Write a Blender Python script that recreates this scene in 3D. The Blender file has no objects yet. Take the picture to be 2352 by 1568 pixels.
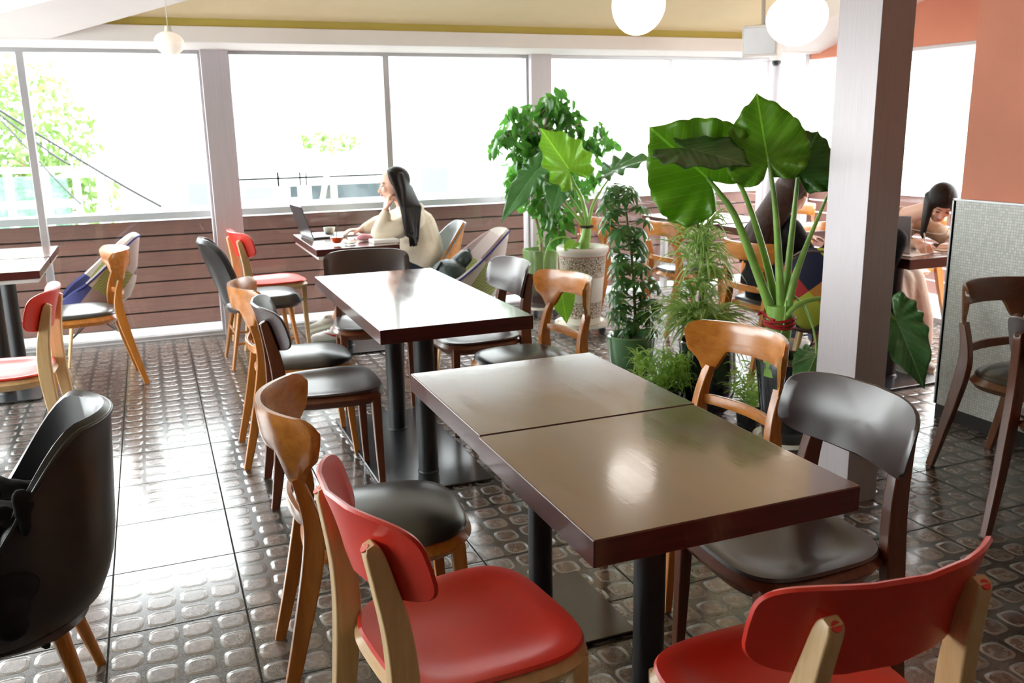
import bpy, bmesh, math, random
from math import sin, cos, pi, radians, sqrt, atan2, copysign
from mathutils import Vector, Matrix, noise
random.seed(7)
S = bpy.context.scene
COL = S.collection

# ---------------------------------------------------------------- camera
H = 1.46
def cam_axes(yaw, pitch, roll):
    cy, sy, cp, sp, cr, sr = cos(yaw), sin(yaw), cos(pitch), sin(pitch), cos(roll), sin(roll)
    F = Vector((sy*cp, cy*cp, -sp)); R0 = Vector((cy, -sy, 0)); U0 = R0.cross(F)
    return R0*cr + U0*sr, -R0*sr + U0*cr, F
CR, CU, CF = cam_axes(radians(21.75), radians(13.5), radians(-1.03))
FPX = 2044.0
cd = bpy.data.cameras.new('camera'); cam = bpy.data.objects.new('camera', cd); COL.objects.link(cam)
cd.sensor_width = 36; cd.lens = FPX/2352*36; cd.clip_start = 0.05; cd.clip_end = 300
m = Matrix((CR, CU, -CF)).transposed().to_4x4(); m.translation = Vector((0, 0, H)); cam.matrix_world = m
cd.dof.use_dof = True; cd.dof.focus_distance = 2.2; cd.dof.aperture_fstop = 7.0
S.camera = cam
def ray(u, v):
    return CR*((u-1176)/FPX) - CU*((v-784)/FPX) + CF
def at(u, v, D):
    d = ray(u, v); t = D/math.hypot(d.x, d.y); return Vector((d.x*t, d.y*t, H+d.z*t))
def atY(u, v, Y):
    d = ray(u, v); t = Y/d.y; return Vector((d.x*t, Y, H+d.z*t))
def atZ(u, v, z):
    d = ray(u, v); t = (z-H)/d.z; return Vector((d.x*t, d.y*t, z))

# ---------------------------------------------------------------- view / world
S.view_settings.view_transform = 'Standard'; S.view_settings.look = 'None'
S.view_settings.gamma = 1; S.view_settings.use_curve_mapping = False; S.view_settings.exposure = 0.85
W = bpy.data.worlds.new('sky'); S.world = W; W.use_nodes = True
bg = W.node_tree.nodes['Background']; bg.inputs[0].default_value = (0.985, 0.975, 1.0, 1); bg.inputs[1].default_value = 8.0

# ---------------------------------------------------------------- materials
class NT:
    def __init__(s, name):
        s.m = bpy.data.materials.new(name); s.m.use_nodes = True; s.t = s.m.node_tree; s.n = s.t.nodes; s.l = s.t.links
        s.b = s.n['Principled BSDF']; s.out = s.n['Material Output']
    def node(s, typ, **kw):
        x = s.n.new(typ)
        for k, v in kw.items(): setattr(x, k, v)
        return x
    def set(s, x, **kw):
        for k, v in kw.items():
            i = x.inputs[k.replace('_', ' ')]
            if hasattr(v, 'is_output') or isinstance(v, bpy.types.NodeSocket): s.l.new(v, i)
            else: i.default_value = v
        return x
    def math(s, op, a, b=None, c=None, clamp=False):
        x = s.node('ShaderNodeMath', operation=op); x.use_clamp = clamp
        for i, v in enumerate((a, b, c)):
            if v is None: continue
            if isinstance(v, bpy.types.NodeSocket): s.l.new(v, x.inputs[i])
            else: x.inputs[i].default_value = v
        return x.outputs[0]
    def ramp(s, fac, stops, interp='LINEAR'):
        x = s.node('ShaderNodeValToRGB'); x.color_ramp.interpolation = interp
        e = x.color_ramp.elements
        while len(e) < len(stops): e.new(0.5)
        for i, (p, c) in enumerate(stops):
            e[i].position = p; e[i].color = (c[0], c[1], c[2], 1) if len(c) == 3 else c
        s.l.new(fac, x.inputs[0]); return x.outputs[0]
    def coord(s, which='Object', scale=(1, 1, 1), rot=(0, 0, 0)):
        t = s.node('ShaderNodeTexCoord'); mp = s.node('ShaderNodeMapping')
        mp.inputs['Scale'].default_value = scale; mp.inputs['Rotation'].default_value = rot
        s.l.new(t.outputs[which], mp.inputs[0]); return mp.outputs[0]
    def noise(s, vec, scale, detail=3, rough=.5, dist=0):
        x = s.node('ShaderNodeTexNoise'); s.l.new(vec, x.inputs['Vector'])
        x.inputs['Scale'].default_value = scale; x.inputs['Detail'].default_value = detail
        x.inputs['Roughness'].default_value = rough; x.inputs['Distortion'].default_value = dist
        return x.outputs['Fac']
    def mix(s, f, a, b, mode='MIX'):
        x = s.node('ShaderNodeMix', data_type='RGBA', blend_type=mode)
        for i, v in ((0, f), (6, a), (7, b)):
            if isinstance(v, bpy.types.NodeSocket): s.l.new(v, x.inputs[i])
            else: x.inputs[i].default_value = v if i == 0 else (v[0], v[1], v[2], 1)
        return x.outputs[2]
    def bump(s, h, strength=.3, dist=.002):
        x = s.node('ShaderNodeBump'); x.inputs['Strength'].default_value = strength; x.inputs['Distance'].default_value = dist
        s.l.new(h, x.inputs['Height']); s.l.new(x.outputs[0], s.b.inputs['Normal']); return x

def plain(name, col, rough=.5, spec=.5, metal=0, coat=0, bump=0, bscale=60, vary=.12, vscale=6, bdist=.002, sheen=0):
    t = NT(name); v = t.coord()
    n = t.noise(v, vscale, 3)
    c0 = tuple(x*(1-vary) for x in col); c1 = tuple(min(1, x*(1+vary)) for x in col)
    t.l.new(t.ramp(n, [(.3, c0), (.7, c1)]), t.b.inputs['Base Color'])
    t.b.inputs['Roughness'].default_value = rough; t.b.inputs['Specular IOR Level'].default_value = spec
    t.b.inputs['Metallic'].default_value = metal; t.b.inputs['Coat Weight'].default_value = coat
    t.b.inputs['Coat Roughness'].default_value = .12
    if sheen: t.b.inputs['Sheen Weight'].default_value = sheen
    if bump: t.bump(t.noise(v, bscale, 4), bump, bdist)
    return t.m

def wood(name, dark, light, rough=.35, coat=.3, axis='z', scale=1, bump=.08):
    t = NT(name)
    st = {'z': (14, 14, 1.3), 'x': (1.3, 14, 14), 'y': (14, 1.3, 14)}[axis]
    v = t.coord(scale=tuple(k*scale for k in st))
    n = t.noise(v, 3.2, 5, .6, .6); n2 = t.noise(v, 22, 3, .7)
    f = t.math('ADD', t.math('MULTIPLY', n, .75), t.math('MULTIPLY', n2, .25))
    t.l.new(t.ramp(f, [(.32, dark), (.68, light)]), t.b.inputs['Base Color'])
    t.b.inputs['Roughness'].default_value = rough; t.b.inputs['Coat Weight'].default_value = coat; t.b.inputs['Coat Roughness'].default_value = .15
    t.bump(n2, bump, .001)
    return t.m

M = {}
M['red'] = plain('red_plastic', (.70, .030, .015), .32, .6, vary=.03, bump=.05, bscale=400, bdist=.0005)
M['darkplastic'] = plain('brown_black_plastic', (.045, .028, .028), .30, .8, vary=.05, bump=.05, bscale=400, bdist=.0005)
M['beech'] = wood('pale_beech', (.64, .41, .19), (.80, .57, .30), .4, .2)
M['beech_x'] = wood('pale_beech_band', (.64, .41, .19), (.80, .57, .30), .4, .2, 'x')
M['brown'] = wood('reddish_brown_beech', (.10, .026, .010), (.17, .052, .020), .35, .35)
M['brown_x'] = wood('reddish_brown_band', (.10, .026, .010), (.17, .052, .020), .35, .35, 'x')
M['oak'] = wood('honey_brown_wood', (.40, .130, .016), (.62, .235, .036), .3, .5)
M['oak_x'] = wood('honey_brown_bent_wood', (.40, .130, .016), (.63, .24, .038), .26, .6, 'x')
M['walnut'] = wood('dark_walnut', (.11, .036, .015), (.19, .07, .030), .32, .4)
M['walnut_x'] = wood('dark_walnut_bent', (.11, .036, .015), (.19, .07, .030), .3, .4, 'x')
M['leather'] = plain('black_leather', (.018, .018, .020), .33, .6, bump=.25, bscale=260, bdist=.0008, vary=.2)
M['leatherseat'] = plain('black_vinyl_seat', (.022, .020, .020), .28, .8, bump=.1, bscale=300, bdist=.0006, vary=.1)
M['greyleather'] = plain('grey_leather', (.16, .19, .20), .4, .5, bump=.2, bscale=200, bdist=.0008)
M['blackmetal'] = plain('black_powder_coat', (.014, .015, .017), .42, .5, bump=.12, bscale=500, bdist=.0004, vary=.1)
M['baseplate'] = plain('black_base_plate', (.018, .020, .023), .22, .9, bump=.08, bscale=120, bdist=.0005, vary=.15)
M['alu'] = plain('anodised_aluminium', (.46, .46, .47), .38, .5, metal=.5, vary=.04)
M['column'] = None
M['whitepaint'] = plain('white_paint', (.84, .81, .79), .7, .3, vary=.015)
M['yellowpaint'] = plain('pale_olive_paint', (.82, .70, .45), .7, .3, vary=.02)
M['olivepaint'] = plain('olive_edge_paint', (.50, .40, .10), .7, .3, vary=.03)
M['orangepaint'] = plain('terracotta_paint', (.62, .235, .15), .65, .3, vary=.03, bump=.1, bscale=90, bdist=.001)
M['black_skirt'] = plain('black_skirting', (.028, .024, .023), .5, .4)
M['skin'] = plain('skin', (.74, .45, .34), .5, .4, vary=.05)
M['hair'] = None
M['cream'] = plain('cream_fleece', (.82, .74, .60), .9, .1, bump=.5, bscale=35, bdist=.006, vary=.05, sheen=.3)
M['blackcloth'] = plain('black_cotton', (.013, .013, .015), .85, .2, bump=.5, bscale=40, bdist=.006, vary=.2)
M['beigecloth'] = plain('beige_knit', (.42, .31, .22), .9, .1, bump=.5, bscale=45, bdist=.006, vary=.15)
M['beigeskirt'] = plain('beige_skirt_cloth', (.52, .43, .35), .9, .1, bump=.5, bscale=18, bdist=.015, vary=.1)
M['jeans'] = plain('blue_denim', (.16, .21, .29), .9, .1, bump=.3, bscale=120, bdist=.002, vary=.2)
M['darkjeans'] = plain('dark_trousers', (.035, .045, .06), .9, .1, bump=.3, bscale=60, bdist=.003, vary=.2)
M['white'] = plain('white_matt', (.82, .82, .80), .6, .3, vary=.02)
M['paper'] = plain('paper', (.85, .84, .80), .7, .2, vary=.02)
M['soil'] = plain('potting_soil', (.060, .040, .028), .95, .1, bump=1, bscale=90, bdist=.01, vary=.5, vscale=60)
M['potgreen'] = None
M['laptop'] = plain('laptop_grey', (.42, .43, .45), .4, .5, metal=.3)
M['laptopdark'] = plain('laptop_dark', (.03, .035, .04), .3, .5)
M['pink'] = plain('pink_cloth', (.75, .36, .42), .8, .2, bump=.4, bscale=60, bdist=.004)
M['bag'] = plain('dark_teal_bag', (.022, .05, .056), .5, .5, bump=.5, bscale=20, bdist=.01, vary=.3)
M['redribbon'] = plain('red_ribbon', (.36, .012, .016), .6, .3, bump=.2, bscale=80)
M['bark'] = plain('pale_bark', (.42, .33, .22), .85, .2, bump=.5, bscale=60, bdist=.004, vary=.25, vscale=30)
M['redfilm'] = plain('swoosh_red', (.55, .03, .02), .5, .3, vary=.02)
M['sole'] = plain('shoe_sole', (.55, .58, .48), .7, .2)
M['suede'] = plain('grey_suede', (.42, .41, .36), .9, .1, bump=.3, bscale=90)
M['tea'] = plain('red_tea', (.75, .075, .02), .15, .5, vary=.02)
M['nearwhiteedge'] = plain('pale_laminate_edge', (.62, .60, .58), .4, .4, vary=.02)
M['lips'] = plain('lips', (.55, .14, .13), .45, .4, vary=.03)
M['eyedark'] = plain('eye_dark', (.02, .012, .01), .3, .5)
M['ceramicwhite'] = plain('ivory_ceramic', (.74, .72, .62), .25, .5, coat=.5, vary=.03)
M['potblack'] = plain('black_glazed_pot', (.016, .019, .022), .22, .6, coat=.6, vary=.3, vscale=3)
M['potnavy'] = plain('navy_glazed_pot', (.010, .014, .034), .12, .6, coat=.8, vary=.3)
M['wire'] = plain('black_wire', (.01, .01, .012), .4, .5, metal=.5)

def mk_hair(name, a, b):
    t = NT(name); v = t.coord(scale=(60, 60, 2.5)); n = t.noise(v, 4, 3, .6)
    t.l.new(t.ramp(n, [(.3, a), (.75, b)]), t.b.inputs['Base Color']); t.b.inputs['Roughness'].default_value = .5
    t.b.inputs['Specular IOR Level'].default_value = .25; t.bump(n, .6, .004); return t.m
M['hair'] = mk_hair('black_hair', (.005, .003, .003), (.018, .011, .009))
M['hairbrown'] = mk_hair('dark_brown_hair', (.020, .010, .008), (.085, .045, .034))

def mk_column():
    t = NT('brushed_column_cladding'); v = t.coord(scale=(140, 140, 1.2)); n = t.noise(v, 3, 4, .7)
    t.l.new(t.ramp(n, [(.25, (.41, .375, .39)), (.75, (.54, .50, .52))]), t.b.inputs['Base Color'])
    t.b.inputs['Roughness'].default_value = .42; t.b.inputs['Metallic'].default_value = .25; t.bump(n, .15, .0008); return t.m
M['column'] = mk_column()

def mk_table():
    t = NT('mahogany_table_top'); v = t.coord(scale=(9, 1.1, 9)); n = t.noise(v, 3, 5, .6, .4); n2 = t.noise(v, 14, 3)
    t.l.new(t.ramp(n, [(.3, (.095, .024, .010)), (.7, (.19, .060, .026))]), t.b.inputs['Base Color'])
    v2 = t.coord(); rn = t.noise(v2, 7, 4, .6); rr = t.node('ShaderNodeMapRange'); t.l.new(rn, rr.inputs[0])
    rr.inputs[3].default_value = .10; rr.inputs[4].default_value = .26; RR = rr.outputs[0]
    t.b.inputs['Specular IOR Level'].default_value = .95; t.b.inputs['Coat Weight'].default_value = .8
    t.b.inputs['Coat Roughness'].default_value = .09; t.b.inputs['Coat IOR'].default_value = 1.58
    # laid wood strips telegraph slightly through the varnish
    br = t.node('ShaderNodeTexBrick'); vb = t.coord(rot=(0, 0, pi/2)); t.l.new(vb, br.inputs[0])
    br.inputs['Scale'].default_value = 1; br.inputs['Brick Width'].default_value = .17; br.inputs['Row Height'].default_value = .036
    br.inputs['Mortar Size'].default_value = .0; br.inputs['Color1'].default_value = (0, 0, 0, 1); br.inputs['Color2'].default_value = (1, 1, 1, 1)
    bw = t.node('ShaderNodeRGBToBW'); t.l.new(br.outputs[0], bw.inputs[0])
    rg = t.math('ADD', RR, t.math('MULTIPLY', bw.outputs[0], .05)); t.l.new(rg, t.b.inputs['Roughness']); t.l.new(t.math('ADD', .06, t.math('MULTIPLY', bw.outputs[0], .035)), t.b.inputs['Coat Roughness'])
    hh = t.math('ADD', t.math('MULTIPLY', br.outputs[0], .13), t.math('ADD', t.math('MULTIPLY', n2, .05), t.math('MULTIPLY', rn, .22)))
    bmp = t.bump(hh, .45, .0024); t.l.new(bmp.outputs[0], t.b.inputs['Coat Normal']); return t.m
M['table'] = mk_table()
def mk_tedge():
    t = NT('mahogany_edge'); v = t.coord(scale=(1.5, 1.5, 14)); n = t.noise(v, 5, 4, .6)
    t.l.new(t.ramp(n, [(.3, (.045, .008, .007)), (.7, (.085, .015, .012))]), t.b.inputs['Base Color'])
    t.b.inputs['Roughness'].default_value = .32; t.b.inputs['Coat Weight'].default_value = .4; return t.m
M['tedge'] = mk_tedge()

M['street'] = plain('street_paving', (.22, .22, .21), .8, .2)
TX, TY, FX0, FY0 = .397, .4175, .148, 2.667
def mk_floor():
    t = NT('cobble_pattern_tiles'); tc = t.node('ShaderNodeTexCoord'); sp = t.node('ShaderNodeSeparateXYZ'); t.l.new(tc.outputs['Object'], sp.inputs[0])
    X = t.math('DIVIDE', t.math('SUBTRACT', sp.outputs[0], FX0), TX); Y = t.math('DIVIDE', t.math('SUBTRACT', sp.outputs[1], FY0), TY)
    # per-tile joints
    def joint(A, wdt):
        f = t.math('FRACT', A); d = t.math('MINIMUM', f, t.math('SUBTRACT', 1, f)); return d, wdt
    jx, _ = joint(X, 0); jy, _ = joint(Y, 0); jd = t.math('MINIMUM', jx, jy)
    isj = t.math('LESS_THAN', jd, .0075)
    # 4 x 5 stones per tile, slightly shifted row by row
    NX, NY = 4, 4
    cy_ = t.math('MULTIPLY', Y, NY); row = t.math('FLOOR', cy_)
    cx_ = t.math('MULTIPLY', X, NX)
    colm = t.math('FLOOR', cx_)
    cmb = t.node('ShaderNodeCombineXYZ'); t.l.new(colm, cmb.inputs[0]); t.l.new(row, cmb.inputs[1])
    wn = t.node('ShaderNodeTexWhiteNoise'); t.l.new(cmb.outputs[0], wn.inputs['Vector'])
    sc = t.node('ShaderNodeSeparateColor'); t.l.new(wn.outputs['Color'], sc.inputs[0])
    def cell(c, r, jit):
        f = t.math('SUBTRACT', t.math('FRACT', c), .5)
        return t.math('ADD', f, t.math('MULTIPLY', t.math('SUBTRACT', r, .5), jit))
    ux = cell(cx_, sc.outputs[0], .07); uy = cell(cy_, sc.outputs[1], .07)
    dn = t.noise(tc.outputs['Object'], 22, 2); ux = t.math('ADD', ux, t.math('MULTIPLY', t.math('SUBTRACT', dn, .5), .09))
    uy = t.math('ADD', uy, t.math('MULTIPLY', t.math('SUBTRACT', dn, .5), -.08))
    ax = t.math('DIVIDE', t.math('ABSOLUTE', ux), .44); ay = t.math('DIVIDE', t.math('ABSOLUTE', uy), .42)
    p = 3.4
    r = t.math('POWER', t.math('ADD', t.math('POWER', ax, p), t.math('POWER', ay, p)), 1/p)
    inner = t.node('ShaderNodeMapRange'); inner.interpolation_type = 'SMOOTHSTEP'; t.l.new(r, inner.inputs[0])
    inner.inputs[1].default_value = .70; inner.inputs[2].default_value = .76; inner.inputs[3].default_value = 1; inner.inputs[4].default_value = 0
    outer = t.node('ShaderNodeMapRange'); outer.interpolation_type = 'SMOOTHSTEP'; t.l.new(r, outer.inputs[0])
    outer.inputs[1].default_value = .90; outer.inputs[2].default_value = 1.0; outer.inputs[3].default_value = 1; outer.inputs[4].default_value = 0
    stone = t.noise(tc.outputs['Object'], 38, 4, .6); big = t.noise(tc.outputs['Object'], 9, 2)
    sh = t.math('ADD', t.math('MULTIPLY', stone, .7), t.math('MULTIPLY', sc.outputs[2], .35))
    cst = t.ramp(sh, [(.28, (.055, .036, .029)), (.55, (.125, .085, .068)), (.85, (.24, .18, .15))])
    ground = t.ramp(t.noise(tc.outputs['Object'], 260, 2), [(.35, (.028, .026, .024)), (.7, (.085, .078, .072))])
    ring = t.mix(big, (.19, .175, .16), (.27, .255, .24))  # paler ring: the bevel highlight partly put into the colour
    c = t.mix(outer.outputs[0], ground, ring); c = t.mix(inner.outputs[0], c, cst); c = t.mix(isj, c, (.05, .045, .042))
    t.l.new(c, t.b.inputs['Base Color'])
    rough = t.math('ADD', .15, t.math('ADD', t.math('MULTIPLY', inner.outputs[0], .06), t.math('MULTIPLY', stone, .12)))
    t.l.new(rough, t.b.inputs['Roughness']); nj = t.math('SUBTRACT', 1.0, isj); t.l.new(t.math('MULTIPLY', nj, .75), t.b.inputs['Specular IOR Level'])
    t.l.new(t.math('MULTIPLY', nj, t.math('ADD', .32, t.math('MULTIPLY', outer.outputs[0], .42))), t.b.inputs['Coat Weight']); t.b.inputs['Coat Roughness'].default_value = .11
    slope = t.node('ShaderNodeMapRange'); slope.interpolation_type = 'SMOOTHSTEP'; t.l.new(r, slope.inputs[0])
    slope.inputs[1].default_value = .68; slope.inputs[2].default_value = 1.02; slope.inputs[3].default_value = 1; slope.inputs[4].default_value = 0
    hgt = t.math('ADD', slope.outputs[0], t.math('MULTIPLY', t.math('MULTIPLY', stone, inner.outputs[0]), .05))
    hgt = t.math('SUBTRACT', hgt, t.math('MULTIPLY', isj, .6))
    t.bump(hgt, .75, .0034); return t.m
M['floor'] = mk_floor()

def mk_mosaic():
    t = NT('white_mosaic_tiles'); v = t.coord(); sp = t.node('ShaderNodeSeparateXYZ'); t.l.new(v, sp.inputs[0])
    def g(a):
        f = t.math('FRACT', t.math('DIVIDE', a, .0132)); return t.math('MINIMUM', f, t.math('SUBTRACT', 1, f))
    s_ = t.math('ADD', sp.outputs[0], sp.outputs[1])
    d = t.math('MINIMUM', g(s_), g(sp.outputs[2])); k = t.math('GREATER_THAN', d, .09)
    cmb = t.node('ShaderNodeCombineXYZ'); t.l.new(t.math('FLOOR', t.math('DIVIDE', s_, .0132)), cmb.inputs[0]); t.l.new(t.math('FLOOR', t.math('DIVIDE', sp.outputs[2], .0132)), cmb.inputs[1])
    wn = t.node('ShaderNodeTexWhiteNoise'); t.l.new(cmb.outputs[0], wn.inputs['Vector'])
    tile = t.ramp(wn.outputs['Value'], [(0, (.50, .53, .50)), (.6, (.60, .62, .59)), (1, (.68, .68, .66))])
    t.l.new(t.mix(k, (.42, .42, .40), tile), t.b.inputs['Base Color']); t.b.inputs['Roughness'].default_value = .28
    t.bump(k, .25, .001); return t.m
M['mosaic'] = mk_mosaic()

def mk_slats():
    t = NT('stained_slat_boards'); v = t.coord(scale=(1.2, 10, 16)); n = t.noise(v, 4, 5, .65, .3); v2 = t.coord(); n2 = t.noise(v2, 1.5, 2)
    f = t.math('ADD', t.math('MULTIPLY', n, .6), t.math('MULTIPLY', n2, .4))
    t.l.new(t.ramp(f, [(.3, (.115, .050, .040)), (.7, (.185, .090, .072))]), t.b.inputs['Base Color']); t.b.inputs['Roughness'].default_value = .6
    t.bump(n, .2, .002); return t.m
M['slats'] = mk_slats()

def mk_glass():
    t = NT('window_glass'); tr = t.node('ShaderNodeBsdfTransparent'); tr.inputs[0].default_value = (.94, .97, .96, 1)
    gl = t.node('ShaderNodeBsdfGlossy'); gl.inputs['Roughness'].default_value = .01; fr = t.node('ShaderNodeFresnel'); fr.inputs[0].default_value = 1.5
    mx = t.node('ShaderNodeMixShader'); geo = t.node('ShaderNodeNewGeometry'); t.l.new(t.math('MULTIPLY', fr.outputs[0], t.math('SUBTRACT', 1.0, geo.outputs['Backfacing'])), mx.inputs[0]); t.l.new(tr.outputs[0], mx.inputs[1]); t.l.new(gl.outputs[0], mx.inputs[2])
    t.l.new(mx.outputs[0], t.out.inputs[0]); return t.m
M['glass'] = mk_glass()

def mk_emit(name, col, st):
    t = NT(name); t.b.inputs['Base Color'].default_value = (.9, .88, .84, 1); t.b.inputs['Emission Color'].default_value = (*col, 1)
    lw = t.noise(t.coord(), 3, 2); t.l.new(t.math('ADD', t.math('MULTIPLY', lw, st*.15), st*.92), t.b.inputs['Emission Strength'])
    t.b.inputs['Roughness'].default_value = .3; return t.m
M['lamp'] = mk_emit('lit_opal_glass', (1, .90, .78), 2.0)
M['lampdim'] = mk_emit('opal_glass_dim', (1, .84, .68), .25)
M['lampfill'] = mk_emit('added_fill_glow', (1, .90, .78), 1.6)  # glow of the added fill lamps out of view

def mk_leaf(name, dark, light, trans=.45, veins=14, rough=.32, veincol=None):
    t = NT(name); uv = t.node('ShaderNodeTexCoord').outputs['UV']; sp = t.node('ShaderNodeSeparateXYZ'); t.l.new(uv, sp.inputs[0])
    u, s_ = sp.outputs[0], t.math('ABSOLUTE', sp.outputs[1])
    n = t.noise(t.coord(), 9, 3)
    c = t.ramp(n, [(.3, dark), (.7, light)])
    if veins:
        ph = t.math('FRACT', t.math('MULTIPLY', t.math('SUBTRACT', u, t.math('MULTIPLY', s_, .55)), veins*.55))
        lat = t.math('LESS_THAN', t.math('ABSOLUTE', t.math('SUBTRACT', ph, .5)), .035)
        mid = t.math('LESS_THAN', s_, .022)
        vm = t.math('MAXIMUM', mid, t.math('MULTIPLY', lat, .55))
        vc = veincol or tuple(min(1, x*1.7+.03) for x in light)
        c = t.mix(vm, c, vc)
        hgt = t.math('ABSOLUTE', t.math('SUBTRACT', ph, .5)); t.bump(hgt, .35, .006)
    t.l.new(c, t.b.inputs['Base Color']); t.b.inputs['Roughness'].default_value = rough
    tl = t.node('ShaderNodeBsdfTranslucent'); tc_ = t.mix(.5, c, tuple(min(1, x*1.6) for x in light)); t.l.new(tc_, tl.inputs[0])
    mx = t.node('ShaderNodeMixShader'); mx.inputs[0].default_value = trans
    t.l.new(t.b.outputs[0], mx.inputs[1]); t.l.new(tl.outputs[0], mx.inputs[2]); t.l.new(mx.outputs[0], t.out.inputs[0]); return t.m
M['alo'] = mk_leaf('taro_leaf', (.10, .24, .014), (.18, .37, .025), .5)
M['alolight'] = mk_leaf('young_taro_leaf', (.20, .40, .04), (.32, .55, .07), .5)
M['alopale'] = mk_leaf('glossy_taro_leaf', (.065, .19, .06), (.13, .30, .11), .35, rough=.16)
M['aloD'] = mk_leaf('deep_green_taro_leaf', (.04, .13, .02), (.075, .20, .035), .3)
M['alodark'] = mk_leaf('dark_taro_leaf', (.028, .085, .020), (.055, .14, .03), .2)
M['ficus'] = mk_leaf('fig_leaves', (.030, .12, .020), (.09, .27, .035), .42, veins=0, rough=.25)
M['scheff'] = mk_leaf('umbrella_leaves', (.025, .095, .025), (.075, .20, .045), .3, veins=0, rough=.28)
M['fern'] = mk_leaf('feathery_leaves', (.22, .43, .06), (.44, .66, .16), .5, veins=0, rough=.4)
def mk_spider():
    t = NT('striped_spider_leaves'); uv = t.node('ShaderNodeTexCoord').outputs['UV']; sp = t.node('ShaderNodeSeparateXYZ'); t.l.new(uv, sp.inputs[0])
    s_ = t.math('ABSOLUTE', sp.outputs[1]); k = t.math('LESS_THAN', s_, .36)
    n = t.noise(t.coord(), 12, 2); g = t.ramp(n, [(.3, (.20, .40, .06)), (.7, (.42, .62, .14))])
    c = t.mix(k, g, (.72, .82, .50)); t.l.new(c, t.b.inputs['Base Color']); t.b.inputs['Roughness'].default_value = .35
    tl = t.node('ShaderNodeBsdfTranslucent'); t.l.new(c, tl.inputs[0]); mx = t.node('ShaderNodeMixShader'); mx.inputs[0].default_value = .4
    t.l.new(t.b.outputs[0], mx.inputs[1]); t.l.new(tl.outputs[0], mx.inputs[2]); t.l.new(mx.outputs[0], t.out.inputs[0]); return t.m
M['spider'] = mk_spider()
M['stalk'] = plain('green_stalk', (.22, .42, .075), .35, .5, vary=.2, vscale=14, bump=.15, bscale=40)
M['stem'] = plain('brown_green_stem', (.16, .15, .06), .6, .3, vary=.2)

def mk_potgreen(name, z0, z1, a, b):
    t = NT(name); tc = t.node('ShaderNodeTexCoord'); sp = t.node('ShaderNodeSeparateXYZ'); t.l.new(tc.outputs['Object'], sp.inputs[0])
    n = t.noise(tc.outputs['Object'], 14, 3); mr = t.node('ShaderNodeMapRange'); t.l.new(t.math('ADD', sp.outputs[2], t.math('MULTIPLY', t.math('SUBTRACT', n, .5), .10)), mr.inputs[0])
    mr.inputs[1].default_value = z0; mr.inputs[2].default_value = z1
    t.l.new(t.ramp(mr.outputs[0], [(0, a), (.45, tuple((x+y)*.4 for x, y in zip(a, b))), (1, b)]), t.b.inputs['Base Color'])
    t.b.inputs['Roughness'].default_value = .15; t.b.inputs['Coat Weight'].default_value = .6; return t.m
M['potgreen'] = mk_potgreen('green_brown_glaze', .16, .40, (.035, .012, .012), (.20, .34, .12))
M['potgreen2'] = mk_potgreen('green_glaze', -.05, .20, (.008, .020, .014), (.10, .24, .10))
def mk_speck():
    t = NT('speckled_pot'); tc = t.node('ShaderNodeTexCoord'); sp = t.node('ShaderNodeSeparateXYZ'); t.l.new(tc.outputs['Object'], sp.inputs[0])
    vo = t.node('ShaderNodeTexVoronoi'); vo.feature = 'DISTANCE_TO_EDGE'; vo.inputs['Scale'].default_value = 60; t.l.new(tc.outputs['Object'], vo.inputs['Vector'])
    e = t.math('GREATER_THAN', vo.outputs['Distance'], .11)
    z = sp.outputs[2]
    band = t.math('ADD', t.math('MULTIPLY', t.math('GREATER_THAN', z, .42), t.math('LESS_THAN', z, .565)), t.math('MULTIPLY', t.math('GREATER_THAN', z, .12), t.math('LESS_THAN', z, .24)), clamp=True)
    c = t.mix(e, (.20, .12, .07), (.68, .64, .54)); c = t.mix(band, (.70, .67, .60), c)
    ln = t.math('ADD', t.math('LESS_THAN', t.math('ABSOLUTE', t.math('SUBTRACT', z, .42)), .004), t.math('LESS_THAN', t.math('ABSOLUTE', t.math('SUBTRACT', z, .567)), .004), clamp=True)
    t.l.new(t.mix(ln, c, (.50, .27, .20)), t.b.inputs['Base Color']); t.b.inputs['Roughness'].default_value = .4; return t.m
M['speck'] = mk_speck()

def mk_patch(name, cols, sx=6, sy=5, rot=.7, axes=(1, 2)):
    t = NT(name); tc = t.node('ShaderNodeTexCoord'); sp = t.node('ShaderNodeSeparateXYZ'); t.l.new(tc.outputs['Object'], sp.inputs[0])
    a, b = sp.outputs[axes[0]], sp.outputs[axes[1]]
    u = t.math('FLOOR', t.math('MULTIPLY', t.math('ADD', t.math('MULTIPLY', a, cos(rot)), t.math('MULTIPLY', b, sin(rot))), sx))
    w = t.math('FLOOR', t.math('MULTIPLY', t.math('SUBTRACT', t.math('MULTIPLY', b, cos(rot)), t.math('MULTIPLY', a, sin(rot))), sy))
    idx = t.math('FRACT', t.math('MULTIPLY', t.math('ADD', t.math('ADD', u, t.math('MULTIPLY', w, 3.0)), 20.5), 1/len(cols)))
    c = t.ramp(idx, [(i/len(cols), k) for i, k in enumerate(cols)], 'CONSTANT')
    ch = t.node('ShaderNodeTexChecker'); ch.inputs['Scale'].default_value = 110; t.l.new(tc.outputs['Object'], ch.inputs[0])
    dk = t.mix(.5, c, (.02, .02, .02)); wv = t.mix(ch.outputs['Fac'], c, dk)
    use = t.math('GREATER_THAN', idx, (len(cols)-1.2)/len(cols))
    t.l.new(t.mix(use, c, wv), t.b.inputs['Base Color']); t.b.inputs['Roughness'].default_value = .9
    t.bump(t.noise(tc.outputs['Object'], 300, 2), .3, .001); return t.m
PC = [(.55, .50, .46), (.22, .15, .14), (.50, .42, .40), (.33, .24, .23), (.05, .06, .20), (.58, .55, .50), (.40, .43, .15)]
M['patch'] = mk_patch('patchwork_fabric', PC)
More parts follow.
